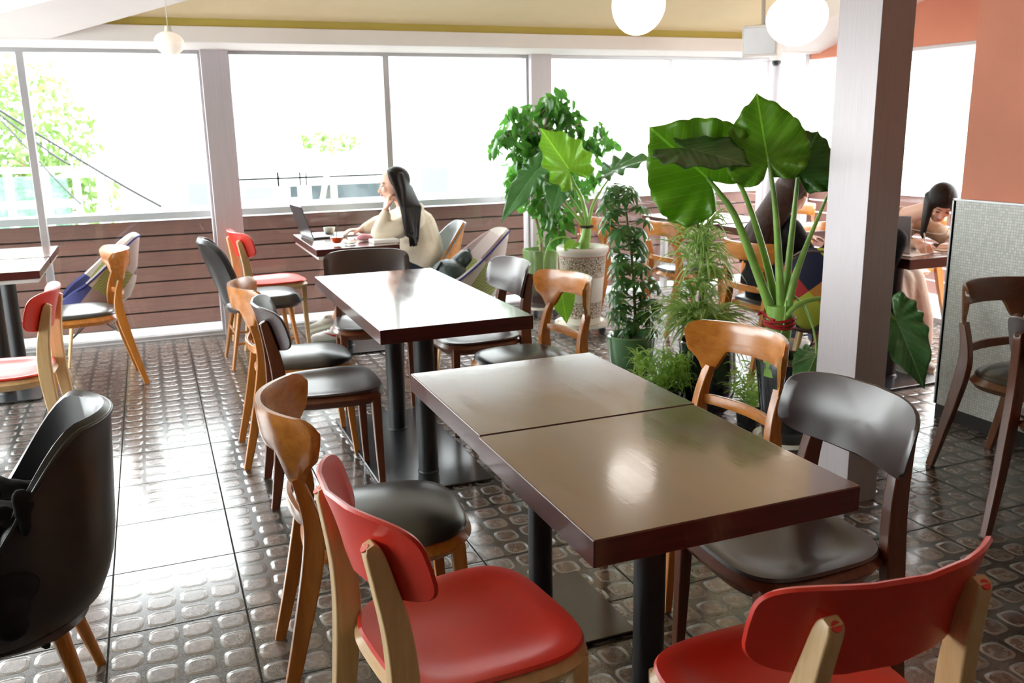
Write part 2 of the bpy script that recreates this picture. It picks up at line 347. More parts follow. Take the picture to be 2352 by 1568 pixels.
M['patchtrim'] = plain('brown_welt_fabric', (.12, .075, .07), .9, .1, bump=.2, bscale=200)
M['bluewelt'] = plain('blue_fabric', (.05, .06, .22), .9, .1, bump=.2, bscale=200)

# ---------------------------------------------------------------- geometry helpers
def link(name, bm, mat, parent=None, smooth=True, bevel=0, loc=None, recalc=True, sharp=48, wn=False):
    if recalc: bmesh.ops.recalc_face_normals(bm, faces=bm.faces)
    me = bpy.data.meshes.new(name); bm.to_mesh(me); bm.free()
    for mm in (mat if isinstance(mat, (list, tuple)) else [mat]): me.materials.append(mm)
    if smooth:
        me.shade_smooth()
        if sharp: me.set_sharp_from_angle(angle=radians(sharp))
    o = bpy.data.objects.new(name, me); COL.objects.link(o)
    if parent is not None: o.parent = parent
    if loc is not None: o.location = loc
    if wn:
        w_ = o.modifiers.new('weighted', 'WEIGHTED_NORMAL'); w_.keep_sharp = True
    if bevel:
        b = o.modifiers.new('bevel', 'BEVEL'); b.width = bevel; b.segments = 3; b.limit_method = 'ANGLE'; b.angle_limit = radians(40); b.harden_normals = True
    return o
def thing(name, label, cat, loc=(0, 0, 0), rz=0, group=None):
    o = bpy.data.objects.new(name, None); COL.objects.link(o); o.empty_display_size = .1
    o.location = loc; o.rotation_euler = (0, 0, rz); o['label'] = label; o['category'] = cat
    if group: o['group'] = group
    return o
def tag(o, label, cat, group=None, kind=None):
    o['label'] = label; o['category'] = cat
    if group: o['group'] = group
    if kind: o['kind'] = kind
    return o
def struct(name, bm, mat, label, smooth=False, bevel=0):
    o = link(name, bm, mat, None, smooth, bevel); o['kind'] = 'structure'; o['label'] = label; o['category'] = name.split('_')[0]; return o
def BM(): return bmesh.new()
def box(bm, x0, x1, y0, y1, z0, z1, mi=0):
    v = [bm.verts.new((x, y, z)) for z in (z0, z1) for y in (y0, y1) for x in (x0, x1)]
    for f in ((0, 2, 3, 1), (4, 5, 7, 6), (0, 1, 5, 4), (2, 6, 7, 3), (0, 4, 6, 2), (1, 3, 7, 5)):
        fc = bm.faces.new([v[i] for i in f]); fc.material_index = mi
    return bm
def obox(bm, c, ax, ay, az, hx, hy, hz):
    c = Vector(c); v = [bm.verts.new(c + ax*hx*i + ay*hy*j + az*hz*k) for k in (-1, 1) for j in (-1, 1) for i in (-1, 1)]
    for f in ((0, 2, 3, 1), (4, 5, 7, 6), (0, 1, 5, 4), (2, 6, 7, 3), (0, 4, 6, 2), (1, 3, 7, 5)): bm.faces.new([v[i] for i in f])
    return bm
def lathe(bm, prof, n=40, c=(0, 0, 0)):
    rings = []
    for r, z in prof:
        if r < 1e-6: rings.append([bm.verts.new((c[0], c[1], c[2]+z))])
        else: rings.append([bm.verts.new((c[0]+r*cos(2*pi*i/n), c[1]+r*sin(2*pi*i/n), c[2]+z)) for i in range(n)])
    for a, b in zip(rings, rings[1:]):
        for i in range(n):
            j = (i+1) % n
            if len(a) == 1 and len(b) == 1: continue
            if len(a) == 1: bm.faces.new((a[0], b[i], b[j]))
            elif len(b) == 1: bm.faces.new((a[i], a[j], b[0]))
            else: bm.faces.new((a[i], a[j], b[j], b[i]))
    return bm
def cyl(bm, c, r, z0, z1, n=32, r2=None):
    r2 = r if r2 is None else r2
    return lathe(bm, [(0, z0), (r, z0), (r2, z1), (0, z1)], n, (c[0], c[1], 0))
def rail(pts, k=6):
    """Catmull-Rom resample; pts may carry extra numbers"""
    P = [tuple(p) for p in pts]; out = []
    for i in range(len(P)-1):
        a, b, c, d = P[max(i-1, 0)], P[i], P[i+1], P[min(i+2, len(P)-1)]
        for j in range(k):
            t = j/k; out.append(tuple(.5*((2*q)+(-p+r)*t+(2*p-5*q+4*r-s_)*t*t+(-p+3*q-3*r+s_)*t**3) for p, q, r, s_ in zip(a, b, c, d)))
    out.append(P[-1]); return out
def sweep(bm, pts, side=(1, 0, 0), sq=4.0, n=12, cap=True):
    """pts (x,y,z,halfA,halfB): rounded section, A along side, B across"""
    side = Vector(side); rings = []
    for i, p in enumerate(pts):
        c = Vector(p[:3]); t = (Vector(pts[min(i+1, len(pts)-1)][:3])-Vector(pts[max(i-1, 0)][:3])).normalized()
        a = (side - t*side.dot(t)).normalized(); b = t.cross(a); ring = []
        if sq > 3:
            cr = .30*min(p[3], p[4])
            for qx, qy, a0 in ((1, 1, 0), (-1, 1, pi/2), (-1, -1, pi), (1, -1, 1.5*pi)):
                for j in range(4):
                    th = a0 + j*pi/6; ring.append(bm.verts.new(c + a*(qx*(p[3]-cr)+cr*cos(th)) + b*(qy*(p[4]-cr)+cr*sin(th))))
        else:
            for k in range(n):
                th = 2*pi*k/n + pi/n; ring.append(bm.verts.new(c + a*cos(th)*p[3] + b*sin(th)*p[4]))
        rings.append(ring)
    n = len(rings[0])
    for a, b in zip(rings, rings[1:]):
        for k in range(n): bm.faces.new((a[k], a[(k+1) % n], b[(k+1) % n], b[k]))
    if cap: bm.faces.new(rings[0][::-1]); bm.faces.new(rings[-1])
    return bm
def tube(bm, pts, r, n=8, k=5, r1=None):
    P = [Vector(p) for p in pts]; r1 = r if r1 is None else r1; N = len(P)-1
    q = rail([(p.x, p.y, p.z, r+(r1-r)*i/max(N, 1), r+(r1-r)*i/max(N, 1)) for i, p in enumerate(P)], k) if len(P) > 2 else [(p.x, p.y, p.z, r+(r1-r)*i, r+(r1-r)*i) for i, p in enumerate(P)]
    d = (P[-1]-P[0]).normalized(); s_ = Vector((1, 0, 0)) if abs(d.x) < .8 else Vector((0, 1, 0))
    return sweep(bm, q, s_, 2.0, n)
def sgnpow(x, e): return copysign(abs(x)**e, x)
def panel(bm, f, thick, sq=4.0, nr=9, na=56, mi=(0, 0, 0)):
    """closed slab over a squircle: f(a,b,r)->Vector front; back offset along the normal"""
    e = 2/sq
    def pt(r, th): return f(r*sgnpow(cos(th), e), r*sgnpow(sin(th), e), r)
    def nrm(r, th):
        a, b = r*sgnpow(cos(th), e), r*sgnpow(sin(th), e); h_ = 1e-3
        du = f(a+h_, b, r)-f(a-h_, b, r); dv = f(a, b+h_, r)-f(a, b-h_, r); return du.cross(dv).normalized()
    F = [[None]]; c0 = f(0, 0, 0); n0 = nrm(0, 0)
    fc = bm.verts.new(c0); bc = bm.verts.new(c0-n0*thick)
    fr, bk = [], []
    for i in range(1, nr+1):
        r = i/nr; ro = r if i < nr else 1
        ra, rb = [], []
        for k in range(na):
            th = 2*pi*k/na; p = pt(r, th); nn = nrm(r, th)
            if i == nr:
                ra.append(bm.verts.new(p*1)); rb.append(bm.verts.new(p-nn*thick))
            else: ra.append(bm.verts.new(p)); rb.append(bm.verts.new(p-nn*thick))
        fr.append(ra); bk.append(rb)
    mid = []
    for k in range(na):
        th = 2*pi*k/na; p = pt(1, th); q = pt(.97, th); o = (p-q).normalized(); nn = nrm(1, th)
        mid.append(bm.verts.new(p + o*thick*.45 - nn*thick*.5))
    for k in range(na):
        j = (k+1) % na
        bm.faces.new((fc, fr[0][k], fr[0][j])); x = bm.faces.new((bc, bk[0][j], bk[0][k])); x.material_index = mi[1]
        for i in range(nr-1):
            x = bm.faces.new((fr[i][k], fr[i+1][k], fr[i+1][j], fr[i][j])); x.material_index = mi[0]
            x = bm.faces.new((bk[i][j], bk[i+1][j], bk[i+1][k], bk[i][k])); x.material_index = mi[1]
        x = bm.faces.new((fr[-1][k], mid[k], mid[j], fr[-1][j])); x.material_index = mi[2]
        x = bm.faces.new((mid[k], bk[-1][k], bk[-1][j], mid[j])); x.material_index = mi[2]
    return bm
def dup(root, loc, rz, label, group=None):
    r = root.copy(); COL.objects.link(r); r.location = loc; r.rotation_euler = (0, 0, rz); r['label'] = label
    if group: r['group'] = group
    for ch in list(root.children):
        c = ch.copy(); COL.objects.link(c); c.parent = r
        for g in list(ch.children):
            d = g.copy(); COL.objects.link(d); d.parent = c
    return r

# ---------------------------------------------------------------- the room
WY = 6.83
def SZ(y): return min(2.02 + .26*(6.23-min(y, 6.23)), 3.25)     # underside of the sloping white beams
XL, XR, YB = -3.6, 5.30, -3.6
struct('floor', box(BM(), XL, XR+.1, YB, WY+.10, -.12, 0), M['floor'], 'cobble patterned glossy ceramic floor tiles in grey and brown')
struct('terrace_floor', box(BM(), XL-1, 9, WY+.10, 7.60, -.14, -.02), M['white'], 'pale stone terrace strip outside the glass')
# ceiling: sloped olive field, with the white window beam, the diagonal beam and the white right-hand strip
bm = BM()
def slab(bm, poly, f0, f1, mi=0):
    lo = [bm.verts.new((x, y, f0(y))) for x, y in poly]; hi = [bm.verts.new((x, y, f1(y))) for x, y in poly]
    n = len(poly); bm.faces.new(lo[::-1]); bm.faces.new(hi)
    for i in range(n): bm.faces.new((lo[i], lo[(i+1) % n], hi[(i+1) % n], hi[i]))
    return bm
ybr = 6.23-(3.25-2.02)/.26
slab(bm, [(XL-.1, ybr), (4.80, ybr), (4.80, 6.35), (XL-.1, 6.35)], lambda y: SZ(y)+.122, lambda y: SZ(y)+.30)
slab(bm, [(XL-.1, YB-.1), (XR+.1, YB-.1), (XR+.1, ybr), (XL-.1, ybr)], lambda y: SZ(y)+.122, lambda y: SZ(y)+.30)
struct('ceiling', bm, M['yellowpaint'], 'pale olive yellow sloping ceiling field')
bm = BM(); box(bm, XL-.1, XR+.1, 6.23, WY+.12, 2.02, 2.118)
struct('trim_1', bm, M['whitepaint'], 'white beam running above the long window', bevel=.004)
bm = BM(); box(bm, XL-.1, 4.80, 6.25, WY+.12, 2.118, 2.40)
struct('trim_2', bm, M['olivepaint'], 'darker olive painted edge above the window beam')
bm = BM()
d1 = Vector((.778, -.628, 0)); A1 = Vector((-.49, 6.23, 0)); A2 = Vector((-.678-.55, 5.954+.41, 0))
L = 3.6
poly = [(A2.x, min(A2.y, 6.30)), (A1.x, A1.y+.03), (A1.x+d1.x*L, A1.y+d1.y*L), (A2.x+.55+.8*L, A2.y-.41-.6*L)]
slab(bm, poly, lambda y: SZ(y), lambda y: SZ(y)+.20)
struct('trim_3', bm, M['whitepaint'], 'white diagonal beam crossing the ceiling at the left', bevel=.003)
bm = BM(); slab(bm, [(XL-.1, 4.2), (A2.x-.7, 4.2), (A2.x+.25, 6.26), (XL-.1, 6.26)], lambda y: SZ(y), lambda y: SZ(y)+.12)
struct('trim_5', bm, M['whitepaint'], 'white ceiling strip left of the diagonal beam')
bm = BM(); slab(bm, [(4.78, ybr), (XR+.1, ybr), (XR+.1, 6.26), (4.78, 6.26)], lambda y: SZ(y), lambda y: SZ(y)+.30)
struct('trim_4', bm, M['whitepaint'], 'white sloping ceiling strip along the right-hand wall', bevel=.003)

# window wall: bottom track, head, mullions, two clad columns, panes
bm = BM(); box(bm, XL, XR, WY-.03, WY+.05, 0, .035); box(bm, XL, XR, WY-.045, WY-.03, 0, .012)
struct('trim_6', bm, M['alu'], 'aluminium floor track under the long window', bevel=.002)
bm = BM(); box(bm, XL, XR, WY-.03, WY+.05, 1.995, 2.02)
struct('trim_7', bm, M['alu'], 'slim aluminium head rail of the long window', bevel=.002)
mull = [-2.25, -.695, 1.735, 4.205]; cols = [(.418, .598), (2.888, 3.067)]
k = 8
for x in mull:
    bm = BM(); w = .022 if x < 4 else .014
    box(bm, x-w, x+w, WY-.03, WY+.05, .035, 1.995); box(bm, x+w, x+w+.004, WY-.03, WY+.0, .035, 1.995)
    struct('trim_%d' % k, bm, M['alu'], 'slim aluminium window mullion', bevel=.002); k += 1
for x0, x1 in cols:
    bm = BM(); box(bm, x0, x1, WY-.10, WY+.10, 0, 2.02); box(bm, x0-.018, x0-.002, WY-.04, WY+.05, .035, 1.995); box(bm, x1+.002, x1+.014, WY-.04, WY+.05, .035, 1.995)
    struct('trim_%d' % k, bm, M['column'], 'grey clad structural post in the window line', bevel=.002); k += 1
edges = [XL, -2.25, -.695, .40, .61, 1.735, 2.87, 3.08, 4.205, XR-.02]
spans = [(XL, -2.27), (-2.23, -.717), (-.673, .40), (.612, 1.713), (1.757, 2.87), (3.081, 4.191), (4.219, 5.27)]
k = 1
for a, b in spans:
    struct('window_%d' % k, box(BM(), a, b, WY+.006, WY+.014, .03, 2.0), M['glass'], 'clear floor to ceiling glass pane'); k += 1
# right-hand wall with its big window
bm = BM(); box(bm, XR, XR+.12, 3.2, 6.40, 1.98, 3.4); box(bm, XR, XR+.12, 2.9, 3.2, 0, 3.4)
struct('wall_right', bm, M['orangepaint'], 'terracotta wall above the corner window')
bm = BM(); box(bm, XR-.02, XR+.06, WY-.12, WY+.06, 0, 2.02); box(bm, XR-.10, XR-.075, WY-.03, WY+.05, 0, 2.0); box(bm, XR-.01, XR+.06, 6.36, 6.41, 0, 2.02); box(bm, XR-.01, XR+.06, 5.90, 5.95, 0, 1.98)
box(bm, XR-.01, XR+.06, 3.2, 5.95, .0, .04); box(bm, XR-.01, XR+.06, 3.2, 5.95, 1.955, 1.98)
struct('trim_20', bm, M['column'], 'aluminium corner mullions beside the right-hand window', bevel=.002)
struct('window_8', box(BM(), XR+.02, XR+.028, 3.22, 5.9, .04, 1.955), M['glass'], 'clear glass pane of the right-hand window')
struct('window_9', box(BM(), XR+.02, XR+.028, 5.95, 6.36, .04, 2.0), M['glass'], 'narrow glass pane beside the corner')
# near right wall: terracotta above, mosaic tiles below
bm = BM(); box(bm, 3.60, 3.75, YB, 3.19, 0, 4.6); box(bm, 3.751, XR-.001, 3.08, 3.19, 0, 3.2)
struct('wall_near_right', bm, M['orangepaint'], 'terracotta painted wall above the mosaic dado at the right')
bm = BM(); box(bm, 3.575, 3.60, YB, 3.20, .07, 1.085); box(bm, 3.575, 3.76, 3.19, 3.205, .07, 1.085)
struct('trim_21', bm, M['mosaic'], 'white glass mosaic dado on the near right wall')
bm = BM(); box(bm, 3.570, 3.600, YB, 3.208, 1.085, 1.093); box(bm, 3.570, 3.578, 3.20, 3.208, .07, 1.09)
struct('trim_22', bm, M['alu'], 'thin metal edging strip around the mosaic dado')
struct('baseboard_right', box(BM(), 3.578, 3.6, YB, 3.20, 0, .07), M['black_skirt'], 'black skirting under the mosaic dado')
# free-standing clad column in the room
bm = BM(); box(bm, 2.40, 2.552, 2.525, 2.737, 0, 3.2)
struct('column', bm, M['column'], 'grey brushed square column standing beside the tall potted taro', bevel=.002)
# walls behind the camera (seen only in reflections)
M['backwall'] = plain('dark_wall', (.10, .07, .055), .8, .2)
bm = BM(); box(bm, XL, XR, YB-.12, YB, 0, 4.6); struct('wall_back', bm, M['backwall'], 'plain wall behind the viewer')
bm = BM(); box(bm, XL-.12, XL, YB, WY, 0, .25); box(bm, XL-.12, XL, YB, 6.9, 2.05, 4.6); box(bm, XL-.12, XL, YB, 2.2, .25, 2.05)
struct('wall_left', bm, M['backwall'], 'plain wall with a wide window at the far left')
struct('window_10', box(BM(), XL-.07, XL-.062, 2.2, WY, .25, 2.05), M['glass'], 'glass pane at the far left')

# ---------------------------------------------------------------- outside
PB = 7.42
bm = BM(); z = -.03
random.seed(3)
nb = 7; hb = .835/nb
for i in range(nb):
    z0 = -.02 + i*hb
    box(bm, -4.6, 6.3, PB, PB+.028, z0+.006, z0+hb-.006)
bm2 = BM(); box(bm2, -4.6, 6.3, PB+.03, PB+.12, -.1, .80)
par = thing('terrace_parapet', 'red-brown slatted timber parapet with a metal capping outside the long window', 'parapet', (0, 0, 0))
par['kind'] = 'structure'
link('slat_boards', bm, M['slats'], par, False, .002); link('backing', bm2, M['black_skirt'], par, False)
bm = BM(); box(bm, -4.6, 6.35, PB-.04, PB+.16, .822, .878); link('capping', bm, M['alu'], par, False, .004)
bm = BM()
for i in range(nb):
    z0 = -.02 + i*hb; box(bm, 6.25, 6.278, .5, PB, z0+.006, z0+hb-.006)
par2 = thing('terrace_parapet', 'slatted timber parapet with a metal capping outside the right-hand window', 'parapet', (0, 0, 0)); par2['kind'] = 'structure'
link('slat_boards', bm, M['slats'], par2, False, .002)
bm = BM(); box(bm, 6.21, 6.40, .5, PB+.16, .822, .878); link('capping', bm, M['alu'], par2, False, .004)
bm = BM(); box(bm, -60, 80, 7.6, 90, -3.2, -3.0); box(bm, 5.42, 80, -20, 90, -3.2, -3.0)
struct('street_ground', bm, M['street'], 'bright pale street level beyond the terrace')

M['facade'] = plain('white_facade', (.58, .60, .60), .8, .2, vary=.02)
M['facadewin'] = plain('pale_facade_window', (.115, .15, .155), .3, .5, vary=.1)
M['darkwin'] = plain('dark_shopfront', (.035, .05, .055), .5, .3, vary=.4, vscale=2)
M['salmon'] = plain('pink_facade', (.62, .36, .30), .8, .2)
M['treeleaf'] = mk_leaf('garden_tree_leaves', (.08, .16, .04), (.20, .30, .09), .35, veins=0)
M['concreteW'] = plain('pale_grey_cladding', (.145, .153, .158), .8, .2, vary=.03)
M['concrete'] = plain('pale_concrete', (.72, .72, .70), .8, .2)
def facing_box(u0, v0, u1, v1, D, depth=2.0):
    """a block whose front covers the given view window at distance Y=D"""
    a = atY(u0, v0, D); b = atY(u1, v1, D)
    return min(a.x, b.x), max(a.x, b.x), D, D+depth, min(a.z, b.z), max(a.z, b.z)
def building(name, label, rect, D, depth, mat, wins):
    r = facing_box(*rect, D, depth)
    t = thing(name, label, 'building', ((r[0]+r[1])/2, r[2], -3.0)); o = Vector((-(r[0]+r[1])/2, -r[2], 3.0))
    bm = box(BM(), r[0], r[1], r[2], r[3], -3.0, r[5]); bmesh.ops.translate(bm, verts=bm.verts, vec=o); link('wall', bm, mat, t, False)
    for (w, wm) in wins:
        q = facing_box(*w, D, .1); bm = box(BM(), q[0], q[1], D-.04, D+.05, q[4], q[5]); bmesh.ops.translate(bm, verts=bm.verts, vec=o); link('window', bm, wm, t, False)
    return t
building('apartment_building', 'overexposed white building straight across the street behind the seated woman', (160, -420, 1560, 470), 20, 5, M['facade'],
         [((420, 128, 545, 163), M['facadewin']), ((620, 148, 665, 160), M['facadewin']), ((775, 150, 830, 160), M['facadewin']), ((930, 135, 955, 160), M['facadewin']),
          ((560, 410, 628, 455), M['concreteW']), ((430, 420, 480, 470), M['concreteW']), ((965, 385, 1028, 440), M['concreteW']),
          ((664, 405, 684, 452), M['darkwin']), ((713, 400, 905, 449), M['darkwin']), ((820, 235, 900, 250), M['concreteW']), ((545, 315, 650, 330), M['concreteW'])])
building('apartment_building', 'overexposed white building behind the big potted taro leaves', (1590, -420, 1752, 470), 27, 2, M['facade'],
         [((1600, 250, 1640, 290), M['concreteW']), ((1650, 200, 1745, 240), M['concreteW'])])
building('corner_building', 'white building with blue windows seen between the corner mullions and the column', (1800, -500, 2600, 470), 14, 4, M['facade'],
         [((1825, 255, 1877, 297), M['facadewin']), ((2090, 220, 2108, 330), M['facadewin']), ((2140, 218, 2225, 295), M['facadewin']), ((2083, 340, 2108, 365), M['concreteW']), ((1826, 140, 1890, 215), M['concreteW']), ((2145, 100, 2230, 130), M['facadewin'])])
building('narrow_tower', 'narrow pink and blue tower edge seen beside the corner mullions', (1757, -300, 1775, 470), 24, 1, M['salmon'], [((1758, 160, 1774, 200), M['facadewin'])])
# wooden railing and leaning post across the street
rl = thing('street_railing', 'white railing with two rails in front of the dark shopfront', 'railing', (0, 15, -3))
def railbox(u0, v0, u1, v1, D, par, name, mat, loc):
    q = facing_box(u0, v0, u1, v1, D, .06); bm = box(BM(), *q); bmesh.ops.translate(bm, verts=bm.verts, vec=-Vector(loc)); return link(name, bm, mat, par, False)
railbox(540, 411, 930, 417, 15, rl, 'rail', M['facade'], (0, 15, -3)); railbox(540, 395, 930, 401, 15, rl, 'rail', M['facade'], (0, 15, -3))
for u in (640, 690, 704, 930): railbox(u, 395, u+8, 560, 15, rl, 'post', M['facade'], (0, 15, -3))
rl = thing('street_railing', 'white railing in front of the green garden at the far left', 'railing', (-6, 13, -3))
railbox(-80, 389, 168, 394, 12.9, rl, 'rail', M['facade'], (-6, 13, -3)); railbox(-80, 468, 180, 474, 12.9, rl, 'rail', M['facade'], (-6, 13, -3))
for u in (24, 110, 180): railbox(u, 392, u+6, 560, 13, rl, 'post', M['facade'], (-6, 13, -3))
bm = tube(BM(), [atY(741, 455, 12)-(atY(752, 393, 12)-atY(741, 455, 12))*((atY(741, 455, 12).z+3)/(atY(752, 393, 12).z-atY(741, 455, 12).z)), atY(752, 393, 12)], .035, 8); tag(link('wooden_stake', bm, M['bark'], None), 'leaning grey wooden stake across the street above the laptop', 'post')
# canopy roof
a = atY(122, 408, 11); b = atY(215, 388, 11)
bm = BM(); c = (b.x+.4, 11.6)
v = [bm.verts.new((a.x, 10.9, a.z)), bm.verts.new((b.x+1.6, 10.9, a.z)), bm.verts.new((b.x+1.6, 12.6, a.z)), bm.verts.new((a.x, 12.6, a.z)), bm.verts.new((b.x+.3, 11.6, b.z+.12))]
for f in ((0, 1, 4), (1, 2, 4), (2, 3, 4), (3, 0, 4), (3, 2, 1, 0)): bm.faces.new([v[i] for i in f])
cn = thing('garden_canopy', 'small white pointed canopy beside the garden trees', 'canopy', (a.x+.8, 11.6, -3))
bmesh.ops.translate(bm, verts=bm.verts, vec=-Vector((a.x+.8, 11.6, -3))); link('canopy_roof', bm, M['facade'], cn, False)
for dx, dy in ((-.35, -.6), (.5, -.6), (.5, .6), (-.35, .6)): link('post', cyl(BM(), (dx, dy), .03, 0, a.z+3), M['facade'], cn)
# trees
def foliage(bm, blobs, n, size, rnd, droop=.3, uvl=None):
    """n small pointed leaves scattered in ellipsoids (c, r)"""
    tot = sum(r[0]*r[1]*r[2] for c, r in blobs)
    for c, r in blobs:
        for i in range(max(1, int(n*r[0]*r[1]*r[2]/tot))):
            while True:
                p = Vector((rnd.uniform(-1, 1), rnd.uniform(-1, 1), rnd.uniform(-1, 1)))
                if .25 < p.length < 1: break
            q = Vector(c)+Vector((p.x*r[0], p.y*r[1], p.z*r[2])); d = Vector((rnd.gauss(0, 1), rnd.gauss(0, 1), rnd.gauss(-droop*3, .7))).normalized()
            leaf(bm, q, d, Vector((rnd.gauss(0, 1), rnd.gauss(0, 1), rnd.gauss(0, 1))), size*rnd.uniform(.6, 1.25), .42, rnd)
def leaf(bm, p, d, n, L, w, rnd, bend=.25, fold=.25):
    s_ = d.cross(n)
    if s_.length < 1e-4: s_ = Vector((1, 0, 0))
    s_.normalize(); n = s_.cross(d).normalized(); W_ = L*w*.5
    pts = [(0, 0, 0), (.3, -1, .1), (.3, 0, -.0), (.3, 1, .1), (.68, -.8, .05), (.68, 0, -.05), (.68, .8, .05), (1.0, 0, -.15)]
    vs = []
    for a, b, c in pts: vs.append(bm.verts.new(p + d*L*a + s_*W_*b + n*(abs(b)*fold*W_ - bend*L*a*a)))
    for f in ((0, 2, 1), (0, 3, 2), (1, 2, 5, 4), (2, 3, 6, 5), (4, 5, 7), (5, 6, 7)): bm.faces.new([vs[i] for i in f])
def tree(label, blobs, n, size, trunk, mat, seed):
    rnd = random.Random(seed); base = Vector(trunk[0]); t = thing('garden_tree', label, 'tree', base)
    bm = BM(); foliage(bm, blobs, n, size, rnd); bmesh.ops.translate(bm, verts=bm.verts, vec=-base); link('crown', bm, mat, t, recalc=False)
    bm = tube(BM(), [Vector(p)-base for p in trunk], .12, 8, r1=.05); link('trunk', bm, M['bark'], t); return t
c = atY(40, 330, 17); tree('bright green garden tree at the far left beyond the terrace', [((c.x-.4, 17, c.z), (1.7, 1.4, 1.5)), ((c.x+.2, 17, c.z-.9), (1.3, 1, .8)), ((c.x-1.6, 17.5, c.z+.6), (1.3, 1, 1.2))], 5200, .17, [(c.x, 17, -3), (c.x, 17, c.z-1), (c.x, 17, c.z)], M['treeleaf'], 1)
c = atY(760, 325, 17.5); tree('small overexposed street tree behind the seated woman', [((c.x, 17.5, c.z), (.65, .5, .18)), ((c.x-.25, 17.5, c.z+.12), (.3, .3, .12))], 260, .12, [(c.x, 17.5, -3), (c.x, 17.5, c.z)], M['treeleaf'], 2)
bm = BM(); q = facing_box(-200, 392, 175, 470, 16.5, .3); box(bm, q[0], q[1], 15.0, 15.3, -3, q[5]-.1)
M['hedge'] = plain('green_hedge', (.10, .19, .13), .9, .1, bump=1, bscale=8, bdist=.1, vary=.5, vscale=5)
tag(link('hedge', bm, M['hedge'], None, False), 'dark green hedge behind the railing at the far left', 'hedge')
# overhead cables
for i, (p0, p1, r) in enumerate([((0, 248, 10), (370, 474, 9), .012), ((0, 258, 10), (160, 378, 9.5), .010), ((0, 268, 10), (185, 468, 9), .008), ((60, 118, 12), (260, 275, 12), .008)]):
    a = atY(*p0); b = atY(*p1); e = (a-b); bm = tube(BM(), [b, (a+b)/2-Vector((0, 0, .03)), a + e*1.2], r, 6)
    tag(link('overhead_cable', bm, M['wire'] if i < 3 else M['concrete'], None), ['thick grey cable, the uppermost of the three running down past the left mullion', 'middle cable of the three running down past the left mullion', 'lowest thin cable running down past the left mullion', 'faint pale cable high in the left window'][i], 'cable')

# ---------------------------------------------------------------- chairs
def chair_shell(name, label, loc, ang, group, seatm, backm, legm, bandm):
    """plastic seat and back on bentwood legs; local +y is the way it faces"""
    t = thing(name, label, 'chair', loc, radians(ang-90), group)
    def fs(a, b, r): return Vector((a*(.207+.012*b), b*.205+.005, .455 - .019*(1-min(1, max(0, (r-.25)/.6)))**.5*0 - .019*(1-(min(1, r/.86))**4) - .010*max(0, b-.75)))
    link('seat', panel(BM(), fs, .012, 3.6), seatm, t)
    def fa(a, b, r): return Vector((a*(.200+.012*b), b*.198+.005, .4425 - .022*(1-min(r, 1)**3) - .010*max(0, b-.75)))
    link('seat_band', panel(BM(), fa, .048, 3.6, nr=3), bandm, t)
    for s_ in (-1, 1):
        q = rail([(s_*.176, -.258, 0, .013, .016), (s_*.175, -.226, .20, .016, .022), (s_*.171, -.203, .43, .018, .028), (s_*.163, -.206, .57, .0175, .026), (s_*.152, -.228, .69, .017, .020), (s_*.148, -.240, .740, .0165, .016), (s_*.148, -.246, .755, .013, .008)], 5)
        l = link('leg', sweep(BM(), q, (1, 0, 0), 5), legm, t, wn=True)
        bm = lathe(BM(), [(0, 0), (.009, 0), (.009, .003), (0, .003)], 20); bmesh.ops.rotate(bm, verts=bm.verts, cent=(0, 0, 0), matrix=Matrix.Rotation(radians(38), 3, 'X'))
        bmesh.ops.translate(bm, verts=bm.verts, vec=(s_*.148, -.2515, .7485)); link('plug', bm, seatm, l)
        q = rail([(s_*.178, .178, 0, .012, .012), (s_*.176, .172, .2, .015, .016), (s_*.174, .168, .425, .019, .019)], 4)
        link('leg', sweep(BM(), q, (1, 0, 0), 5), legm, t, wn=True)
    def fb(a, b, r): return Vector((a*.231, -.238 + .078*a*a - .024*b - .006*b*b, .722 + .086*b + .006*a*a))
    bm = panel(BM(), lambda a, b, r: fb(-a, b, r), .011, 4.6)
    link('backrest', bm, backm, t)
    return t
